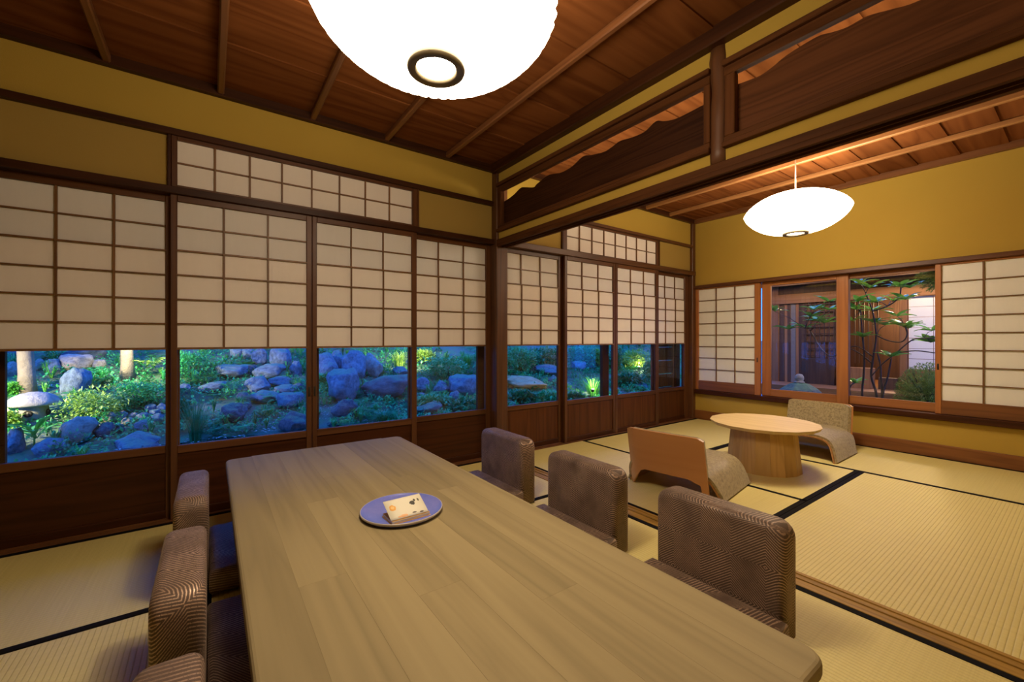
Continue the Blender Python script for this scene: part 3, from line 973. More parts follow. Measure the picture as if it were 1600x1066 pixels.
# ================================================================== ROUND TABLE AND BENTWOOD FLOOR CHAIRS
rt = empty('round_table', (3.27, 1.41, 0)); tag(rt, 'low round pale oak table with a faceted drum base', 'table')
NF = 16
pts = [(.352 * math.cos(2 * PI * (k + .5) / NF), .352 * math.sin(2 * PI * (k + .5) / NF)) for k in range(NF)]
bm = bmesh.new(); a = [bm.verts.new((x, y, .330)) for x, y in pts]; b = [bm.verts.new((x * .965, y * .965, .308)) for x, y in pts]
bm.faces.new(a); bm.faces.new(b[::-1])
for k in range(NF): bm.faces.new((b[k], b[(k + 1) % NF], a[(k + 1) % NF], a[k]))
bmesh.ops.recalc_face_normals(bm, faces=bm.faces)
from_bm('table_top', bm, M['oak_top'], rt)
for k in range(NF):     # drum staves
    t0, t1 = 2 * PI * (k + .5) / NF + .002, 2 * PI * (k + 1.5) / NF - .002
    vs_ = []
    for r_, z_ in ((.240, 0), (.208, .308)):
        for rr in (r_, r_ - .02):
            for tt in (t0, t1):
                vs_.append((rr * math.cos(tt), rr * math.sin(tt), z_))
    mesh('drum_stave', vs_, [(0, 1, 5, 4), (3, 2, 6, 7), (2, 0, 4, 6), (1, 3, 7, 5), (4, 5, 7, 6), (0, 2, 3, 1)], M['oak_base'], rt)


def sheet(name, grid, thick, mat, parent, off=0.0):
    """thick bent sheet from a grid of points (rows of Vector), thickness along its own normals"""
    R_, C_ = len(grid), len(grid[0])
    nor = []
    for i in range(R_):
        row = []
        for j in range(C_):
            du = grid[min(i + 1, R_ - 1)][j] - grid[max(i - 1, 0)][j]
            dv = grid[i][min(j + 1, C_ - 1)] - grid[i][max(j - 1, 0)]
            row.append(du.cross(dv).normalized())
        nor.append(row)
    bm = bmesh.new()
    A = [[bm.verts.new(grid[i][j] + nor[i][j] * off) for j in range(C_)] for i in range(R_)]
    B = [[bm.verts.new(grid[i][j] + nor[i][j] * (off + thick)) for j in range(C_)] for i in range(R_)]
    for i in range(R_ - 1):
        for j in range(C_ - 1):
            bm.faces.new((A[i][j], A[i][j + 1], A[i + 1][j + 1], A[i + 1][j])); bm.faces.new((B[i][j], B[i + 1][j], B[i + 1][j + 1], B[i][j + 1]))
    for i in range(R_ - 1):
        bm.faces.new((A[i][0], A[i + 1][0], B[i + 1][0], B[i][0])); bm.faces.new((A[i][-1], B[i][-1], B[i + 1][-1], A[i + 1][-1]))
    for j in range(C_ - 1):
        bm.faces.new((A[0][j], B[0][j], B[0][j + 1], A[0][j + 1])); bm.faces.new((A[-1][j], A[-1][j + 1], B[-1][j + 1], B[-1][j]))
    bmesh.ops.recalc_face_normals(bm, faces=bm.faces)
    o = from_bm(name, bm, mat, parent, True)
    m_ = o.modifiers.new('edges', 'EDGE_SPLIT'); m_.split_angle = math.radians(50)
    return o


def make_zaisu():
    """faces +x; seat shell folded down to the floor on both sides, back shell with a cut-out under the seat"""
    root = empty('legless_chair', (0, 0, 0))
    # seat shell: section in yz (folded), swept along x
    sec = catmull([(-.288, 0), (-.270, .060), (-.250, .114), (-.216, .152), (-.150, .168), (-.07, .169), (0, .168)], 3)
    sec = sec + [(-y_, z_) for y_, z_ in sec[:-1]][::-1]
    xs = [-.205, -.12, 0, .13, .28, .325]
    def xedge(x, z):   # the front edge of the side flaps leans back towards the floor
        return x + (.10 * (1 - min(1, z / .16)) if x < -.15 else 0) + (.050 * (1 - min(1, z / .16)) * max(0, (x - .13) / .19))
    g = [[Vector((xedge(x, z_), y_, z_ + (.004 if x > .19 else 0) * 0)) for y_, z_ in sec] for x in xs]
    sheet('seat_shell', g, -.010, M['ply_edge'], root)
    g2 = [[Vector((xedge(x, z_), y_ * .995, max(z_, .004))) for y_, z_ in sec] for x in [-.20, -.12, 0, .13, .275, .312]]
    sheet('seat_cover', g2, .016, M['zfabric'], root, .0005)
    # back shell: plan section (y, x) with forward-bent wings, swept up with a slight lean
    plan = [(-.250, .002), (-.236, .001), (-.222, 0), (-.208, 0), (-.14, -.002), (-.05, -.003), (.05, -.003), (.13, -.002), (.160, .001), (.182, .006), (.203, .016), (.222, .030), (.240, .045), (.252, .055)]
    def P(y_, x_, z):
        return Vector((-.205 + x_ * (1 - .25 * z / .37) - .075 * (z / .37) + .02, y_ * (1 - .04 * z / .37), z))
    n = len(plan); zt = .380
    top = [zt - .014 * max(0, (abs(y_) - .22) / .03) for y_, x_ in plan]
    low = []
    for y_, x_ in plan:
        if y_ < -.215: low.append(0.0)
        elif y_ < -.20: low.append(.105)
        else: low.append(.128 if y_ < .15 else max(0.0, .128 * (1 - (y_ - .15) / .09)))
    g = [[P(plan[j][0], plan[j][1], low[j] + (top[j] - low[j]) * i / 7) for j in range(n)] for i in range(8)]
    sheet('back_shell', g, .011, M['ply'], root)
    lo2 = [max(l, .150) for l in low]
    g = [[P(plan[j][0] * .985, plan[j][1], lo2[j] + (top[j] - .006 - lo2[j]) * i / 7) for j in range(n)] for i in range(8)]
    sheet('back_cover', g, -.026, M['zfabric'], root, -.0005)
    return root


z1 = make_zaisu(); z1.location = (2.425, 1.535, 0); z1.rotation_euler = (0, 0, math.radians(9))
tag(z1, 'legless bentwood chair showing its plain wooden back, nearer to the dining table', 'chair', 'legless chairs at the round table')
z2 = copy_tree(z1); z2.location = (4.15, 1.425, 0); z2.rotation_euler = (0, 0, math.radians(181))
tag(z2, 'legless chair with mottled olive upholstery facing us below the far window', 'chair', 'legless chairs at the round table')

# ================================================================== GARDEN BEYOND THE LEFT WINDOWS
def T(x, y):
    return max(-.27, -.45 + .27 * (y - 5.5)) if y < 10.6 else .927 + .95 * (y - 10.6)  # steep rise behind the bank is unseen, added to block low sky


ground = struct('ground')
gv, gf = [], []
NX, NY = 200, 96
for j in range(NY + 1):
    for i in range(NX + 1):
        x = -12 + 36 * i / NX; y = 3.0 + 16 * j / NY
        gv.append((x, y, T(x, y) - .02 + (.05 * noise.noise((x * 1.3, y * 1.3, 0)) + .03 * noise.noise((x * 4, y * 4, 3))) * (1 if y > 6 else .3)))
for j in range(NY):
    for i in range(NX):
        a = j * (NX + 1) + i; gf.append((a, a + 1, a + NX + 2, a + NX + 1))
mesh('garden_bank', gv, gf, M['ground'], ground, True)
box('court_ground', 4.85, 18, -6, 3.05, -.5, -.27, M['ground'], ground)

# ---- rocks
def rock_mesh(seed, sq=1.0):
    rnd = random.Random(seed)
    bm = bmesh.new(); bmesh.ops.create_icosphere(bm, subdivisions=4, radius=.5)
    off = Vector((rnd.uniform(0, 50), rnd.uniform(0, 50), rnd.uniform(0, 50)))
    cuts = []
    for k in range(15):
        d = Vector((rnd.gauss(0, 1), rnd.gauss(0, 1), rnd.gauss(0, .8))).normalized(); cuts.append((d, rnd.uniform(.29, .42)))
    for v in bm.verts:
        p = v.co.copy()
        for d, h in cuts:
            e = p.dot(d) - h
            if e > 0: p -= d * e * .85
        p *= 1 + .18 * noise.noise(p * 2.2 + off) + .12 * noise.noise(p * 5 + off) + .05 * noise.noise(p * 13 + off)
        v.co = p * 1.2
    me = bpy.data.meshes.new('rock'); bm.normal_update(); bm.to_mesh(me); bm.free()
    me.polygons.foreach_set('use_smooth', [True] * len(me.polygons))
    return me


ROCK_BASE = [rock_mesh(s) for s in range(7)]
_rm = {}


def rock(x, y, z, w, h, tone, label, group=None, i=0, depth=None, name='rock'):
    key = (i % 7, tone)
    if key not in _rm:
        me = ROCK_BASE[i % 7].copy(); me.materials.clear(); me.materials.append(M['rock_' + tone]); _rm[key] = me
    o = bpy.data.objects.new(name, _rm[key]); COL.objects.link(o)
    rnd = random.Random(i * 13 + 5)
    o.scale = (w * 1.06, depth or max(h * .9, w * .75), h * 1.15)
    o.rotation_euler = (rnd.uniform(-.15, .15), rnd.uniform(-.15, .15), rnd.uniform(-.5, .5))
    o.location = (x, y + .05, z + h * .40)
    tag(o, label, 'rock', group)
    return o


ROCKS = [
 (-1.65,8.88,0.46,0.36,0.26,'pale','pale angular boulder high on the bank, leftmost garden pane'),
 (-1.45,7.89,0.19,0.28,0.37,'g','tall blue-grey boulder directly below the pale angular boulder'),
 (-1.65,9.39,0.60,0.51,0.23,'d','dark slate slab above the pale angular boulder'),
 (-1.84,8.76,0.43,0.18,0.21,'g','round blue-grey stone between the pale tree trunk and the pale boulder'),
 (-2.03,8.96,0.48,0.12,0.15,'pale','small tan stone just right of the pale tree trunk'),
 (-2.23,8.78,0.43,0.14,0.18,'pale','pale stone left of the tree trunk behind the lantern'),
 (-2.37,9.28,0.57,0.17,0.24,'d','dark rock at the top left behind the pale tree trunk'),
 (-1.40,8.91,0.47,0.15,0.16,'pale','small pale stone right of the pale angular boulder'),
 (-1.18,6.50,-0.18,0.28,0.27,'pale','rough pale rock in front of the leafy shrub'),
 (-1.34,6.21,-0.26,0.24,0.19,'g','leaning grey rock near the bottom of the leftmost garden pane'),
 (-1.62,6.39,-0.21,0.12,0.22,'g','blocky grey stone in the bottom left corner by the broad-leaved plant'),
 (-0.64,6.58,-0.16,0.18,0.12,'g','smooth oval grey cobble, largest of the cobble heap'),
 (-0.88,6.96,-0.06,0.12,0.10,'pale','small pale cobble at the upper left of the cobble heap'),
 (-0.66,6.08,-0.29,0.42,0.19,'g','flat blue rock at the bottom right of the leftmost garden pane'),
 (-0.58,6.96,-0.06,0.11,0.10,'g','upper cobble in the middle of the heap right of the shrub'),(-0.69,6.90,-0.07,0.12,0.09,'g','flat grey cobble just left of the middle of the heap'),(-0.78,6.95,-0.06,0.10,0.08,'pale','tiny pale cobble under the right end of the round-leaved shrub'),
 (-0.81,6.77,-0.11,0.12,0.09,'pale','pale cobble directly above the left end of the oval grey cobble'),(-0.99,6.91,-0.07,0.13,0.11,'pale','pale cobble at the far left end of the cobble heap'),(-0.52,6.79,-0.11,0.13,0.11,'g','grey cobble at the right edge of the leftmost pane, lower'),
 (-0.52,7.09,-0.02,0.12,0.11,'g','grey cobble at the right edge of the leftmost pane, upper'),(-0.63,7.13,-0.01,0.13,0.10,'g','grey cobble at the top of the cobble heap'),
 (-1.32,6.57,-0.16,0.10,0.11,'d','small dark stone left of the rough pale rock'),
 (-0.97,6.52,-0.18,0.18,0.17,'d','dark wet rock right of the rough pale rock'),
 (-0.87,6.57,-0.16,0.11,0.10,'d','little dark stone beside the oval grey cobble'),
 (0.73,8.91,0.47,0.24,0.27,'g','rounded blue boulder left of the large pointed one, second garden pane'),
 (1.08,8.71,0.42,0.37,0.38,'g','large pointed blue boulder at the top right of the second garden pane'),
 (0.56,9.29,0.57,0.22,0.22,'g','blue stone at the top edge, left of the rounded boulder in the second pane'),
 (0.40,9.33,0.58,0.22,0.19,'g','blue stone at the top edge right of the bushes in the second pane'),
 (0.82,8.21,0.28,0.47,0.23,'g','long low blue boulder under the rounded boulder of the second pane'),
 (1.24,8.31,0.31,0.19,0.24,'g','blue stone against the right frame of the second garden pane'),
 (0.62,7.58,0.11,0.35,0.23,'g','slanting blue rock at the left end of the flat stone courses'),
 (0.94,7.80,0.17,0.35,0.14,'g','upper flat stone of the stacked courses in the second pane'),
 (1.00,7.43,0.07,0.32,0.14,'g','middle flat stone of the stacked courses in the second pane'),
 (0.65,7.22,0.01,0.42,0.15,'g','long flat stone under the slanting blue rock'),
 (0.95,6.89,-0.08,0.35,0.24,'g','square mossy rock under the flat stone courses'),
 (0.03,7.75,0.16,0.35,0.13,'g','flat blue stone behind the reeds'),
 (-0.32,7.70,0.14,0.18,0.15,'g','blue stone at the left edge of the second garden pane'),
 (0.38,7.12,-0.01,0.18,0.17,'d','dark stone right under the grass tuft of the second pane'),
 (0.38,6.95,-0.06,0.20,0.10,'d','flat dark stone below the grass tuft stone'),
 (0.28,6.65,-0.14,0.29,0.21,'d','dark wet rock at the edge of the pond'),
 (0.89,6.12,-0.28,0.33,0.25,'d','dark rock at the bottom right of the second garden pane'),
 (0.31,8.37,0.32,0.49,0.20,'g','wide low blue stone right of the fern in the second pane'),
 (0.56,8.39,0.33,0.18,0.18,'d','small dark round stone beside the wide low blue stone'),
 (1.17,7.63,0.12,0.14,0.10,'g','smallest stone of the stacked flat courses'),
 (1.70,7.97,0.21,0.41,0.47,'g','mossy rounded boulder at the left of the third garden pane'),
 (2.17,7.98,0.22,0.43,0.46,'g','big smooth blue boulder, tallest in the third garden pane'),
 (1.97,8.31,0.31,0.21,0.39,'g','narrow upright stone between the two big boulders of the third pane'),
 (2.53,8.08,0.25,0.31,0.40,'pale','pale craggy boulder right of the big smooth blue one'),
 (1.73,7.06,-0.03,0.46,0.50,'g','triangular blue boulder in the middle of the third garden pane'),
 (2.49,7.12,-0.02,0.80,0.36,'b','broad purplish rock with plants on top, third garden pane'),
 (1.59,6.35,-0.22,0.34,0.28,'d','dark rounded rock at the bottom of the third garden pane'),
 (1.41,6.10,-0.29,0.19,0.10,'d','small dark stone in the bottom left corner of the third pane'),
 (3.12,7.11,-0.02,0.30,0.24,'g','blue rock at the left edge of the fourth garden pane'),
 (3.01,6.86,-0.09,0.20,0.08,'pale','small flat pale stone at the left of the fourth garden pane'),
 (3.45,6.95,-0.06,0.28,0.22,'g','blue rock behind the spiky tuft of the fourth pane'),
 (3.82,6.85,-0.09,0.55,0.38,'g','large violet-blue boulder at the right of the fourth garden pane'),
 (3.53,6.63,-0.15,0.20,0.17,'g','round stone in front of the large violet-blue boulder'),
 (2.89,6.21,-0.26,0.47,0.19,'b','long purplish stone at the bottom of the fourth garden pane'),
 (3.07,7.98,0.22,0.32,0.17,'g','flat blue stone behind the broad purplish rock'),
 (6.52,7.57,0.11,0.64,0.21,'g','long blue stone behind the tan slab, beyond the dark post'),
 (4.33,6.03,-0.31,0.34,0.13,'d','dark stone at the bottom left of the first pane beyond the post'),
 (6.18,6.94,-0.06,0.25,0.19,'b','brownish stone at the right end of the tan slab'),
 (7.71,7.73,0.15,0.36,0.23,'g','blue stone under the lit bush, second pane beyond the post'),
 (8.36,6.78,-0.11,0.37,0.18,'g','blue stone at the left of the third pane beyond the post'),
 (6.27,6.12,-0.28,0.34,0.14,'g','low blue stone beside the brightly lit grass tuft'),
 (5.40,6.95,-0.06,1.05,0.20,'tan','flat tan stepping slab in the first pane beyond the dark post'),
 (8.33,6.34,-0.23,0.45,0.14,'g','long low stone at the bottom of the third pane beyond the post'),
]
for i, r in enumerate(ROCKS):
    rock(*r[:7], 'cobbles under the leafy shrub' if 'cobble' in r[6] else None, i)

# ---- plants
def leaf_quad(vs_, fs, c, d, up, L, wd):
    """a folded lance-shaped leaf from base c along d"""
    s = d.cross(up)
    if s.length < 1e-4: s = d.cross(Vector((1, 0, 0)))
    s.normalize(); n = s.cross(d).normalized(); b = len(vs_)
    vs_ += [tuple(c), tuple(c + d * L * .45 + s * wd * .5 + n * L * .05), tuple(c + d * L - n * L * .12), tuple(c + d * L * .45 - s * wd * .5 + n * L * .05)]
    fs += [(b, b + 1, b + 2), (b, b + 2, b + 3)]


def rdir(rnd, zmin=-.3):
    while True:
        v = Vector((rnd.uniform(-1, 1), rnd.uniform(-1, 1), rnd.uniform(zmin, 1)))
        if .05 < v.length < 1: return v.normalized()


def leafy(name, x, y, z, w, h, mat, label, seed, leaf=.055, n=900, cat='shrub', group=None):
    rnd = random.Random(seed)
    root = empty(name, (x, y, z - .03)); tag(root, label, cat, group)
    vs_, fs = [], []
    # several overlapping clumps so the outline is uneven
    cl = [(Vector((rnd.uniform(-.28, .28) * w, rnd.uniform(-.2, .2) * w, h * rnd.uniform(.35, .62))), rnd.uniform(.28, .42)) for _ in range(7)]
    for k in range(n):
        c0, r = cl[k % 7]; u = rdir(rnd, -.6)
        rr = rnd.uniform(.65, 1.0)
        p = c0 + Vector((u.x * w * r, u.y * w * r * .8, u.z * h * r * .95)) * rr
        if p.z < .01: p.z = .01
        d = (u * .8 + rdir(rnd, -.5) * .9 + Vector((0, 0, -.15))).normalized(); L = leaf * rnd.uniform(.6, 1.3)
        leaf_quad(vs_, fs, p, d, Vector((0, 0, 1)), L, L * rnd.uniform(.45, .7))
    fo = mesh('foliage', vs_, fs, mat, root); fo['kind'] = 'stuff'
    sv, sf = [], []
    for k in range(5):
        c0, r = cl[k]; v_, f_ = tube_data([(c0.x * .2, c0.y * .2, 0), (c0.x * .6, c0.y * .6, c0.z * .6), tuple(c0)], [.008, .006, .003], 5)
        o_ = len(sv); sv += v_; sf += [tuple(q + o_ for q in f) for f in f_]
    mesh('stems', sv, sf, M['stem'], root, True)
    return root


def tuft(name, x, y, z, w, h, mat, label, seed, n=110, cat='grass tuft', wd=.007, stand=.5):
    rnd = random.Random(seed); root = empty(name, (x, y, z - .02)); tag(root, label, cat)
    vs_, fs = [], []
    for k in range(n):
        a = rnd.uniform(0, 2 * PI); L = h * rnd.uniform(.75, 1.35); sp_ = w * .5 * rnd.uniform(.2, 1.1)
        b0 = Vector((math.cos(a), math.sin(a), 0)) * w * .12 * rnd.random(); side = Vector((-math.sin(a), math.cos(a), 0)) * wd * rnd.uniform(.7, 1.4)
        prev = None
        for j in range(5):
            t = j / 4
            p = b0 + Vector((math.cos(a), math.sin(a), 0)) * sp_ * t ** 1.7 + Vector((0, 0, L * (t - (1 - stand) * t ** 2.4)))
            wd_ = side * (1 - t * .85); i0 = len(vs_); vs_ += [tuple(p - wd_), tuple(p + wd_)]
            if prev is not None: fs.append((prev, prev + 1, i0 + 1, i0))
            prev = i0
    bl = mesh('blades', vs_, fs, mat, root); bl['kind'] = 'stuff'
    return root


def fern(name, x, y, z, w, h, mat, label, seed, n=9, cat='fern'):
    rnd = random.Random(seed); root = empty(name, (x, y, z - .02)); tag(root, label, cat)
    for k in range(n):
        a = 2 * PI * k / n + rnd.uniform(-.3, .3); R_ = w * .55 * rnd.uniform(.8, 1.15); vs_, fs = [], []
        hd = Vector((math.cos(a), math.sin(a), 0)); sd = Vector((-math.sin(a), math.cos(a), 0)); N = 13; hh = h * rnd.uniform(.8, 1.2)
        pt = lambda t: hd * R_ * t + Vector((0, 0, hh * (1.6 * t - 1.1 * t * t)))
        for j in range(1, N):
            t = j / N; L = R_ * .34 * math.sin(PI * min(1, t * .9 + .12)) + .01
            for s in (-1, 1):
                d = (sd * s + hd * .45).normalized(); leaf_quad(vs_, fs, pt(t), d, Vector((0, 0, 1)), L, L * .34)
        mesh('frond', vs_, fs, mat, root)
    return root


PL = [
 ('leafy',-1.79,6.96,-0.06,0.16,0.25,'leaf_y','small bright bush at the left edge below the stone lantern'),
 ('leafy',-1.07,7.07,-0.03,0.66,0.44,'leaf_y','large round-leaved shrub lit yellow-green right of the stone lantern'),
 ('leafy',-0.70,7.33,0.04,0.52,0.40,'leaf_t','teal shrub merging into the right side of the round-leaved shrub'),
 ('fern',-1.32,8.23,0.29,0.40,0.20,'leaf_g','green fern arching over the tall blue-grey boulder'),
 ('fern',-0.84,8.70,0.41,0.60,0.40,'leaf_y','brightly lit fern at the top right of the leftmost garden pane'),
 ('leafy',-2.04,8.00,0.22,0.16,0.19,'leaf_g','little green bush at the foot of the pale tree trunk'),
 ('leafy',-0.25,8.44,0.34,0.62,0.48,'leaf_t','grey-green bush at the top left of the second garden pane'),
 ('fern',-0.05,8.04,0.23,0.38,0.26,'leaf_d','dark fern under the grey-green bush of the second pane'),
 ('fern',0.28,7.59,0.11,0.28,0.33,'leaf_t','upright teal fern in the middle of the second garden pane'),
 ('tuft',0.35,7.12,-0.01,0.34,0.24,'leaf_t','grass tuft hanging over a dark stone in the second pane'),
 ('fern',0.60,6.74,-0.12,0.28,0.16,'leaf_t','small low fern right of the pond'),
 ('leafy',-0.30,6.70,-0.13,0.20,0.36,'leaf_d','dark bush at the left edge of the second pane behind the reeds'),
 ('tuft',3.21,8.50,0.36,0.86,0.50,'leaf_y','bright yellow-green long grass at the top right of the third pane'),
 ('leafy',1.67,7.67,0.13,0.46,0.28,'leaf_t','mossy plant in front of the left boulder of the third pane'),
 ('tuft',2.02,5.94,-0.25,0.62,0.27,'leaf_d','dark fine grass along the bottom of the third garden pane'),
 ('leafy',1.66,8.67,0.40,0.42,0.37,'leaf_d','dark bush above the left boulder of the third pane'),
 ('leafy',3.80,8.67,0.40,0.60,0.36,'leaf_y','light green bush at the top left of the fourth garden pane'),
 ('leafy',3.95,7.73,0.15,1.04,0.52,'leaf_t','wide teal shrub filling the middle of the fourth garden pane'),
 ('tuft',4.68,8.23,0.29,0.62,0.52,'leaf_g','tall grass at the top right of the fourth garden pane'),
 ('tuft',3.55,7.11,-0.02,0.46,0.33,'leaf_t','spiky blue tuft between the rocks of the fourth pane'),
 ('leafy',3.05,6.49,-0.18,0.64,0.22,'leaf_t','low plant behind the long purplish stone'),
 ('leafy',3.48,6.23,-0.26,0.54,0.19,'leaf_d','dark low plant at the bottom right of the fourth garden pane'),
 ('leafy',5.91,7.83,0.18,0.95,0.69,'leaf_t','tall teal bush in the first pane beyond the dark post'),
 ('leafy',6.75,7.90,0.18,0.90,0.70,'leaf_d','dark bush right of the tall teal bush'),
 ('leafy',5.00,7.70,0.16,0.90,0.66,'leaf_t','teal bush left of the tall teal bush, beside the dark post'),
 ('leafy',4.68,6.30,-0.24,0.56,0.26,'leaf_d','dark low plant in front of the tan slab, left half'),
 ('leafy',5.10,6.05,-0.27,0.66,0.29,'leaf_t','blue-green low plant in front of the tan slab, right half'),
 ('leafy',7.95,7.99,0.22,0.75,0.64,'leaf_t','bush at the top of the second pane beyond the post'),
 ('leafy',8.60,7.86,0.19,0.60,0.60,'leaf_y','yellow-green bush beside the outer door stile'),
 ('tuft',6.42,6.06,-0.27,1.0,0.70,'leaf_g','large grass tuft lit from below by a garden light'),
 ('leafy',5.79,5.91,-0.28,0.40,0.20,'leaf_d','small dark plant left of the lit grass tuft'),
 ('leafy',9.76,7.65,0.13,0.85,0.58,'leaf_y','bright bush with a lamp in it, third pane beyond the post'),
 ('leafy',8.14,6.47,-0.19,0.80,0.34,'leaf_d','dark low bush in the middle of the third pane beyond the post'),
 ('leafy',9.04,6.57,-0.16,0.40,0.65,'leaf_t','upright teal bush at the right of the third pane beyond the post'),
 ('leafy',8.80,7.48,0.08,0.40,0.68,'leaf_d','dark upright bush left of the bright bush with the lamp'),
 ('leafy',9.41,6.38,-0.22,0.55,0.42,'leaf_t','teal bush in the narrow pane next to the far corner'),
]
for i, (k, x, y, z, w, h, m, lab) in enumerate(PL):
    if k == 'leafy': leafy('shrub', x, y, z, w, h, M[m], lab, 100 + i, .045 + .035 * min(1, max(0, (x + 1) / 8)), int(700 + 900 * min(1, w)))
    elif k == 'tuft': tuft('grass_tuft', x, y, z, w, h, M[m], lab, 100 + i, 150)
    else: fern('fern', x, y, z, w, h, M[m], lab, 100 + i)
# reeds in the pond
tuft('reed_clump', -.14, 6.10, -.27, .46, .50, M['leaf_d'], 'clump of dark upright reeds standing in the pond', 301, 130, 'reeds', .004, .95)
rv = [(-.1 + .72 * math.cos(2 * PI * k / 40) * (1 + .12 * math.sin(3 * k)), 5.92 + .30 * math.sin(2 * PI * k / 40), -.262) for k in range(40)]
pond = mesh('pond_water', rv, [tuple(range(40))], M['water'], None)
tag(pond, 'dark pond water at the foot of the reeds', 'water', None, 'stuff')
# broad-leaved plant in the corner: every leaf a part
br = empty('broad_leaved_plant', (-1.50, 6.50, -.20)); tag(br, 'bright green plant with long broad leaves in front of the stone lantern', 'plant')
bv, bf = [], []
for t in range(6):
    u = t / 5
    bv += [(-.034 * math.sin(PI * (u * .9 + .07)), u * .25, .05 * math.sin(u * 2.6)), (0, u * .25, .05 * math.sin(u * 2.6) - .008), (.034 * math.sin(PI * (u * .9 + .07)), u * .25, .05 * math.sin(u * 2.6))]
for t in range(5):
    a = t * 3; bf += [(a, a + 1, a + 4, a + 3), (a + 1, a + 2, a + 5, a + 4)]
lf0 = None; rnd = random.Random(3)
for k in range(13):
    if lf0 is None: o = lf0 = mesh('leaf', bv, bf, M['leaf_g'], br, True)
    else: o = lf0.copy(); COL.objects.link(o)
    o.location = (rnd.uniform(-.02, .02), rnd.uniform(-.02, .02), .08 + .10 * rnd.random())
    o.rotation_euler = (rnd.uniform(-.1, .7), 0, 2 * PI * k / 13 + rnd.uniform(-.2, .2)); s_ = rnd.uniform(.75, 1.1); o.scale = (s_, s_, s_)
tube('stem', [(0, 0, -.05), (.004, 0, .2)], .008, M['leaf_g'], br)

# trees
def trunk(x, y, z, r, h, lean, mat, label, seed):
    rnd = random.Random(seed); root = empty('tree', (x, y, z - .06)); tag(root, label, 'tree')
    pts = [(lean * t * h + .015 * math.sin(t * 7 + seed), .02 * math.sin(t * 5), h * t) for t in [k / 9 for k in range(10)]]
    tube('trunk', pts, [r * (1.25 if k == 0 else 1.05 - .045 * k) for k in range(10)], mat, root, 14)
    for k in range(4):
        a = rnd.uniform(0, 6.28); p = Vector(pts[8 if k % 2 else 9])
        tube('branch', [tuple(p), tuple(p + Vector((math.cos(a) * .3, math.sin(a) * .3, .35))), tuple(p + Vector((math.cos(a) * .5, math.sin(a) * .5, .85)))], [r * .5, r * .35, r * .15], mat, root, 8)
    return root
trunk(-1.93, 8.05, .25, .078, 2.6, -.03, M['bark_pale'], 'pale smooth tree trunk rising behind the stone lantern', 1)
trunk(-1.02, 8.45, .34, .075, 2.6, .02, M['bark_pale'], 'pale tree trunk left of the bright fern in the leftmost pane', 2)
trunk(10.3, 7.0, -.04, .11, 3.0, .02, M['bark'], 'grey tree trunk in the narrow garden pane next to the far corner', 3)

# stone lantern with a mushroom cap
la = empty('stone_lantern', (-1.66, 7.19, -.005)); tag(la, 'small stone lantern with a wide mushroom cap in the leftmost garden pane', 'lantern')
la.location.z = T(0, 7.19) - .03
lathe('cap', [(.0005, .345), (.05, .343), (.065, .335), (.11, .328), (.17, .295), (.222, .245), (.238, .212), (.228, .196), (.18, .19), (.0005, .185)], 40, M['granite'], la)
bm = bmesh.new()
lathe('fire_box', [(.105, 0), (.118, .06), (.122, .12), (.115, .19)], 28, M['granite'], la)
M['hole'] = plain('lantern_opening', (.015, .014, .013), .9)
for a in (-1.75, -.2, 1.4, 2.9):
    o = lathe('round_opening', [(.0005, .004), (.026, .004), (.034, .010), (.040, 0)], 20, M['hole'], la, (.117 * math.cos(a), .117 * math.sin(a), .105))
    o.rotation_euler = (0, PI / 2, a)
lathe('foot_stone', [(.15, -.05), (.155, -.005), (.13, .006), (.0005, .006)], 24, M['granite'], la)

# ground cover: nobody could count it
rnd = random.Random(77); vs_, fs = [], []
for k in range(60000):
    y = rnd.uniform(5.6, 10.2); x = rnd.uniform(-.38, 1.75) * y + rnd.uniform(-.4, .4)
    if noise.noise((x * 1.1, y * 1.1, 9)) < -.05 or (abs(x + .1) < .75 and y < 6.25): continue
    p = Vector((x, y, T(x, y) + .05 * noise.noise((x * 1.3, y * 1.3, 0)) * (1 if y > 6 else .3) + rnd.uniform(-.01, .06) + .08 * max(0, noise.noise((x * 2.6, y * 2.6, 2)))))
    L = rnd.uniform(.025, .065); leaf_quad(vs_, fs, p, rdir(rnd, -.2), Vector((0, 0, 1)), L, L * .6)
gc = mesh('ground_cover', vs_, fs, M['leaf_t'], ground); gc['kind'] = 'stuff'
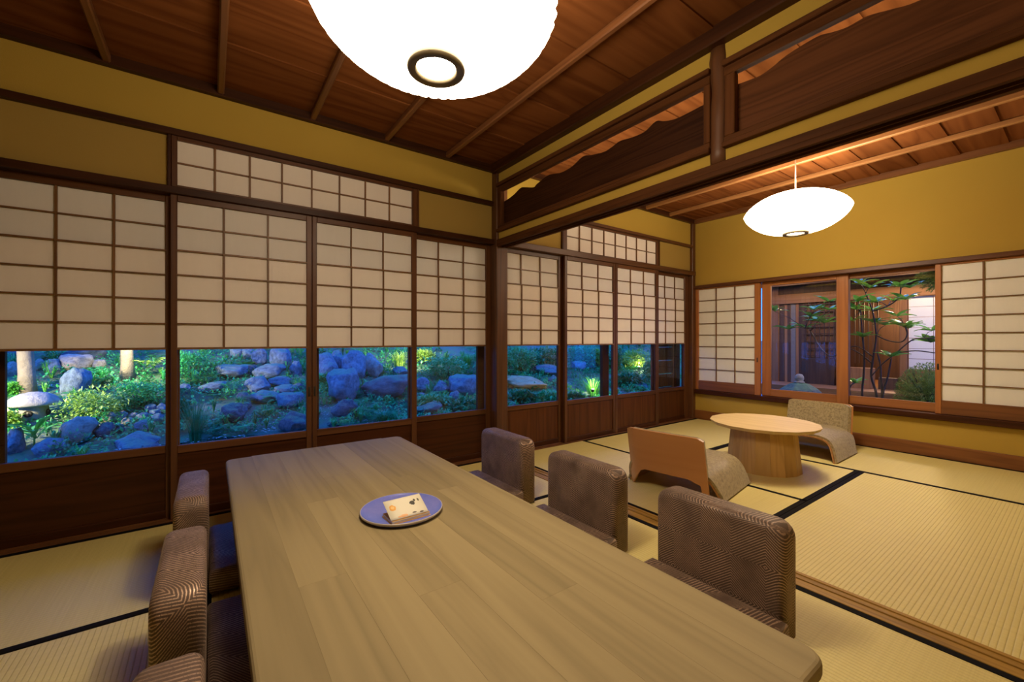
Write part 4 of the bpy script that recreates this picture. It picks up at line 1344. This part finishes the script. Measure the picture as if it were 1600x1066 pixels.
# undergrowth between the rocks: small ferns, tufts and sprigs nobody could count
def sprig(vs_, fs, b, w, h, rnd):
    kind = rnd.random()
    if kind < .4:
        for k in range(26):
            a = rnd.uniform(0, 6.28); hd = Vector((math.cos(a), math.sin(a), 0)); L = h * rnd.uniform(.7, 1.2); sd = Vector((-hd.y, hd.x, 0)) * .006
            q = [b, b + hd * w * .2 + Vector((0, 0, L * .8)), b + hd * w * .6 + Vector((0, 0, L * .7))]
            i0 = len(vs_); vs_ += [tuple(q[0] - sd), tuple(q[0] + sd), tuple(q[1] + sd * .8), tuple(q[1] - sd * .8), tuple(q[2])]
            fs += [(i0, i0 + 1, i0 + 2, i0 + 3), (i0 + 3, i0 + 2, i0 + 4)]
    elif kind < .65:
        for k in range(7):
            a = rnd.uniform(0, 6.28); hd = Vector((math.cos(a), math.sin(a), 0)); sd = Vector((-hd.y, hd.x, 0))
            for j in range(1, 9):
                t_ = j / 9; p = b + hd * w * .6 * t_ + Vector((0, 0, h * (1.6 * t_ - 1.1 * t_ * t_)))
                for s_ in (-1, 1): leaf_quad(vs_, fs, p, (sd * s_ + hd * .4).normalized(), Vector((0, 0, 1)), w * .22 * math.sin(3.0 * t_) + .01, w * .07)
    else:
        for k in range(70):
            u = rdir(rnd, 0); leaf_quad(vs_, fs, b + Vector((u.x * w * .5, u.y * w * .4, u.z * h)) * rnd.uniform(.5, 1), (u + rdir(rnd)).normalized(), Vector((0, 0, 1)), rnd.uniform(.03, .06), .03)
for mname, cnt in (('leaf_t', 460), ('leaf_d', 240), ('leaf_g', 160)):
    vs_, fs = [], []
    for k in range(cnt):
        y = rnd.uniform(5.9, 10.0); x = rnd.uniform(-.30, 1.7) * y
        if abs(x + .1) < .8 and y < 6.3: continue
        if noise.noise((x * .8, y * .8, 31)) < -.3: continue
        sprig(vs_, fs, Vector((x, y, T(x, y) - .02)), rnd.uniform(.14, .32), rnd.uniform(.10, .26), rnd)
    ug = mesh('undergrowth', vs_, fs, M[mname], ground); ug['kind'] = 'stuff'
# pale leaf litter and foam-white specks
vs_, fs = [], []
for k in range(9000):
    y = rnd.uniform(5.7, 9.2); x = rnd.uniform(-.3, 1.6) * y
    if noise.noise((x * .9, y * 1.6, 4)) < .02: continue
    p = Vector((x, y, T(x, y) + .035 + .05 * noise.noise((x * 1.3, y * 1.3, 0)) * (1 if y > 6 else .3)))
    L = rnd.uniform(.02, .05); leaf_quad(vs_, fs, p, Vector((rnd.uniform(-1, 1), rnd.uniform(-1, 1), .1)).normalized(), Vector((0, 0, 1)), L, L * .5)
M['litter'] = plain('fallen_leaf', (.55, .5, .45), .6, noise_=.3)
lt = mesh('leaf_litter', vs_, fs, M['litter'], ground); lt['kind'] = 'stuff'

# small garden lamps
M['lampglow'] = emit('garden_lamp_glow', (1, .92, .66), 30)
def garden_lamp(x, y, z, label, power):
    g = empty('garden_lamp', (x, y, z)); tag(g, label, 'garden lamp')
    tube('spike', [(0, 0, -.12), (0, 0, .10)], .008, M['pull'], g)
    lathe('housing', [(.0005, .09), (.03, .09), (.034, .15), (.03, .152)], 16, M['pull'], g)
    lathe('lens', [(.0005, .160), (.022, .155), (.03, .148)], 16, M['lampglow'], g)
    light('garden_lamp_light', 'POINT', (x, y - .03, z + .22), power, WARM, .03)
garden_lamp(6.25, 5.90, -.22, 'garden lamp shining up beside the large grass tuft', 14)
garden_lamp(9.55, 7.30, .04, 'garden lamp glowing inside the bright bush, third pane beyond the post', 14)

# ================================================================== COURT AND BUILDING BEYOND THE FAR WINDOW
bd = empty('building', (7.0, 1.9, -.27)); tag(bd, 'wooden wing of the house across the small court, seen through the far window', 'building')
def B(name, x0, x1, y0, y1, z0, z1, mat, bev=.003, parent=None): return box(name, x0, x1, y0, y1, z0, z1, mat, parent or bd, bev)
B('deck_edge', 6.45, 6.52, -1.0, 2.95, .12, .30, M['building_y'])
for k in range(7): B('deck_plank', 6.525 + k * .085, 6.605 + k * .085, -1.0, 2.95, .265, .295, M['building_y'])
B('plinth', 6.55, 8.9, -1.0, 2.95, -.27, .12, M['concrete'])
B('post', 7.0, 7.07, 1.355, 1.425, .29, 1.60, M['building'])
B('post', 7.0, 7.08, 2.805, 2.895, .29, 1.85, M['building'])
B('post', 7.0, 7.07, 2.02, 2.085, .29, 1.60, M['building'])
B('beam', 6.985, 7.06, -.6, 2.9, 1.46, 1.60, M['building_y'])
B('fascia_board', 6.72, 6.76, -1.0, 3.1, 1.70, 1.86, M['building_dark'])
B('eave_soffit', 6.72, 8.9, -1.0, 3.1, 1.86, 1.90, M['building_dark'])
prism('roof_slope', [(6.55 - 7.0, 1.90 + .27), (9.3 - 7.0, 3.45 + .27), (9.3 - 7.0, 3.37 + .27), (6.55 - 7.0, 1.86 + .27)], 'y', -3.0, 1.3, M['roof'], bd)  # unseen roof added above the wing to block sky over the court
B('upper_wall', 7.03, 7.06, -1.0, 2.9, 1.60, 1.86, M['building_dark'])
# bright paper door
dp = B('door_leaf', 7.02, 7.05, .45, 1.352, .29, .56, M['building'])
for k in range(4):
    for j in range(7):
        B('paper_pane', 7.03, 7.036, .462 + k * .222, .462 + k * .222 + .216, .565 + j * .128, .565 + j * .128 + .123, M['paper_white'], 0)
# lattice screen
for k in range(7): B('lattice_bar', 7.005, 7.02, 2.10 + k * .056, 2.110 + k * .056, .66, 1.46, M['building_dark'], 0)
for j in range(8): B('lattice_bar', 7.0, 7.012, 2.09, 2.44, .69 + j * .105, .70 + j * .105, M['building_dark'], 0)
B('screen_board', 7.03, 7.04, 2.09, 2.44, .66, 1.46, M['building'])
B('low_wall_board', 6.98, 7.03, 2.09, 2.44, .29, .66, M['building_dark'])
for k, (a, b, m) in enumerate(((2.45, 2.50, 'building_dark'), (2.50, 2.54, 'roof'), (2.54, 2.575, 'building'), (2.58, 2.64, 'concrete'), (2.645, 2.69, 'building_dark'), (2.69, 2.725, 'building'), (2.73, 2.80, 'building_dark'))):
    B('wall_board', 7.02, 7.03 + .004 * (k % 3), a, b, .29, 1.46, M[m], .001)
B('back_wall', 8.85, 8.9, -1.0, 2.95, -.2, 1.9, M['building_dark'])
B('end_wall', 7.06, 8.9, 2.90, 2.95, -.2, 1.9, M['building_dark'])
B('end_wall', 7.06, 8.9, -1.0, -.95, -.2, 1.9, M['building_dark'])
B('floor_board', 7.06, 8.85, -.95, 2.9, .22, .27, M['building_y'])
for k in range(6): B('lattice_bar', 7.3, 7.315, 1.70 + k * .05, 1.712 + k * .05, .6, 1.46, M['building_dark'], 0)
B('bench', 6.85, 7.0, 1.66, 1.98, .295, .56, M['building'])
B('bench', 6.95, 7.05, 1.44, 1.62, .295, .44, M['building_dark'])

# court stone lantern: low snow-viewing roof with a ball finial
cl_ = empty('stone_lantern', (6.05, 2.18, -.27)); tag(cl_, 'stone lantern with a low wide roof and ball finial outside the far window', 'lantern')
lathe('roof', [(.0005, .66), (.05, .655), (.11, .635), (.20, .575), (.235, .535), (.232, .515), (.12, .505), (.0005, .50)], 6, M['rock_d'], cl_, None, None, False)
lathe('finial', [(.0005, .765), (.03, .758), (.048, .73), (.05, .70), (.04, .675), (.055, .665), (.06, .655), (.0005, .64)], 24, M['granite'], cl_)
lathe('fire_box', [(.11, .33), (.12, .42), (.11, .51)], 6, M['granite'], cl_, None, None, False)
for k in range(3):
    a = 2 * PI * k / 3 + .4
    tube('leg', [(.09 * math.cos(a), .09 * math.sin(a), .35), (.15 * math.cos(a), .15 * math.sin(a), .2), (.18 * math.cos(a), .18 * math.sin(a), -.02)], [.04, .04, .05], M['granite'], cl_, 8)
lathe('base_ring', [(.0005, .33), (.14, .33), (.15, .355), (.12, .36)], 6, M['granite'], cl_, None, None, False)
CR_ = [(5.75, 1.93, .40, .22, 'g', 'flat grey stone right of the court lantern'), (5.5, 1.72, .5, .26, 'd', 'dark stone in the court below the tall shrub'), (5.6, .95, .42, .22, 'g', 'stone under the juniper outside the far window')]
for i, (x, y, w, h, tone, lab) in enumerate(CR_): rock(x, y, -.27, w, h, tone, lab, None, 90 + i)

# tall shrub with whorls of large leaves: every leaf a part
CLUSTERS = [(5.49,1.424,1.508),(5.43,1.33,1.451),(5.57,1.467,1.328),(5.45,1.104,1.444),(5.41,1.027,1.42),(5.57,1.479,1.248),(5.81,1.389,1.238),(5.76,1.376,1.11),(5.74,1.282,1.078),(5.48,1.081,1.054),(5.63,1.079,1.036),(5.51,1.406,.954),(5.46,1.178,.755),(5.43,1.12,1.155),(5.48,1.299,1.304),(5.82,1.232,1.331),(5.77,.934,1.014),(5.76,.942,.899),(5.76,1.541,.446),(5.47,1.488,1.121),(5.53,2.255,1.267),(5.67,1.891,1.269),(5.72,1.76,1.263),(5.78,1.899,1.144),(5.79,2.03,1.066),(5.42,2.066,1.045),(5.66,1.741,1.353),(5.7,1.94,1.192),(5.62,1.779,1.112),(5.46,1.067,1.314)]
STEMS = [[(1.435,.304),(1.424,.539),(1.418,.743),(1.435,.977),(1.447,1.226)],[(1.316,.311),(1.361,.543),(1.344,.746),(1.322,.976),(1.35,1.221),(1.406,1.413)],[(1.274,.316),(1.283,.521),(1.289,.677),(1.316,.804)],[(1.361,.543),(1.272,.677),(1.176,.78),(1.053,.919),(.964,.942),(.888,.939)],[(1.176,.78),(1.093,.809),(1.003,.818),(.888,.801)],[(1.547,.836),(1.453,.779),(1.35,.674)],[(1.538,.307),(1.535,.427),(1.5,.46)],[(1.272,.316),(1.229,.553),(1.202,.737)],[(1.344,.746),(1.5,.859),(1.696,.742),(1.813,.842),(1.907,1.028),(1.962,1.061)],[(1.322,.976),(1.229,.919),(1.124,.905),(1.083,.974),(1.093,1.042)],[(1.35,1.221),(1.229,1.27),(1.145,1.348),(1.129,1.443)]]
ts = empty('tall_shrub', (5.6, 1.33, -.27)); tag(ts, 'tall thin-stemmed shrub with whorls of large oval leaves outside the far window', 'shrub')
o0 = wloc(ts)
for st in STEMS:
    p = [(5.6, a, b) for a, b in st]
    if p[0][2] < .35: p = [(5.6, p[0][1] + (1.33 - p[0][1]) * .5, -.29)] + p
    p = catmull(p, 4)
    tube('stem', [tuple(Vector(q) - o0) for q in p], [.012 - .007 * k / len(p) if p[0][2] < 0 else .006 for k in range(len(p))], M['stem'], ts, 6)
bv, bf = [], []
for t in range(6):
    u = t / 5; wv = .020 * math.sin(PI * min(1, u ** .75 * .97 + .03))
    zz = .022 * math.sin(u * 2.4)
    bv += [(-wv * 1.35, u * .150, zz + .005), (0, u * .150, zz), (wv * 1.35, u * .150, zz + .005)]
for t in range(5):
    a = t * 3; bf += [(a, a + 1, a + 4, a + 3), (a + 1, a + 2, a + 5, a + 4)]
lf0 = None; rnd = random.Random(11)
for c in CLUSTERS:
    n = rnd.randint(7, 9)
    near = min((Vector((5.6, a, b)) for st in STEMS for a, b in st), key=lambda v: (v - Vector(c)).length)
    tube('twig', [tuple(near - o0), tuple((near + Vector(c)) / 2 - o0 + Vector((0, 0, .02))), tuple(Vector(c) - o0)], [.004, .003, .0025], M['stem'], ts, 5)
    for k in range(n):
        if lf0 is None: o = lf0 = mesh('leaf', bv, bf, M['leaf_big'], ts, True)
        else: o = lf0.copy(); COL.objects.link(o)
        o.location = Vector(c) - o0
        o.rotation_euler = (rnd.uniform(-.15, .45), rnd.uniform(-.3, .3), 2 * PI * k / n + rnd.uniform(-.3, .3))
        s_ = rnd.uniform(.75, 1.15); o.scale = (s_, s_, s_)


def needles(name, pos, w, h, label, seed, n=260, droop=False):
    rnd = random.Random(seed); root = empty(name, pos); tag(root, label, 'conifer'); vs_, fs = [], []
    sv, sf = [], []
    for k in range(n):
        u = rdir(rnd, -.1 if not droop else -.8); e = Vector((u.x * w * .55, u.y * w * .5, u.z * h * (.95 if not droop else .5)))
        b = e * rnd.uniform(.1, .5); 
        for j in range(9):
            p = b + (e - b) * (j / 8)
            for s in range(3):
                d = ((e - b).normalized() + rdir(rnd, -1) * .8).normalized(); leaf_quad(vs_, fs, p, d, Vector((0, 0, 1)), .032, .006)
        if k % 9 == 0:
            v_, f_ = tube_data([(0, 0, 0), tuple(e * .6), tuple(e * .95)], [.006, .004, .002], 4); o_ = len(sv); sv += v_; sf += [tuple(q + o_ for q in f) for f in f_]
    fo = mesh('needles', vs_, fs, M['needle'], root); fo['kind'] = 'stuff'; mesh('branches', sv, sf, M['stem'], root, True)
    return root
ju = needles('juniper_bush', (5.35, .90, .36), .42, .36, 'feathery juniper bush outside the far window beside the right paper sash', 21)
tube('trunk', [(0, 0, -.64), (.02, .01, -.3), (0, 0, .05)], [.02, .016, .010], M['stem'], ju)
pn = needles('pine_branch', (5.16, .74, 1.475), .37, .27, 'blue pine branch hanging into the top right of the far window', 22, 150, True)
tube('branch', [(0, 0, 0), (.05, -.3, .12), (.1, -.9, .1), (.12, -1.2, -1.8)], [.008, .014, .03, .05], M['stem'], pn)
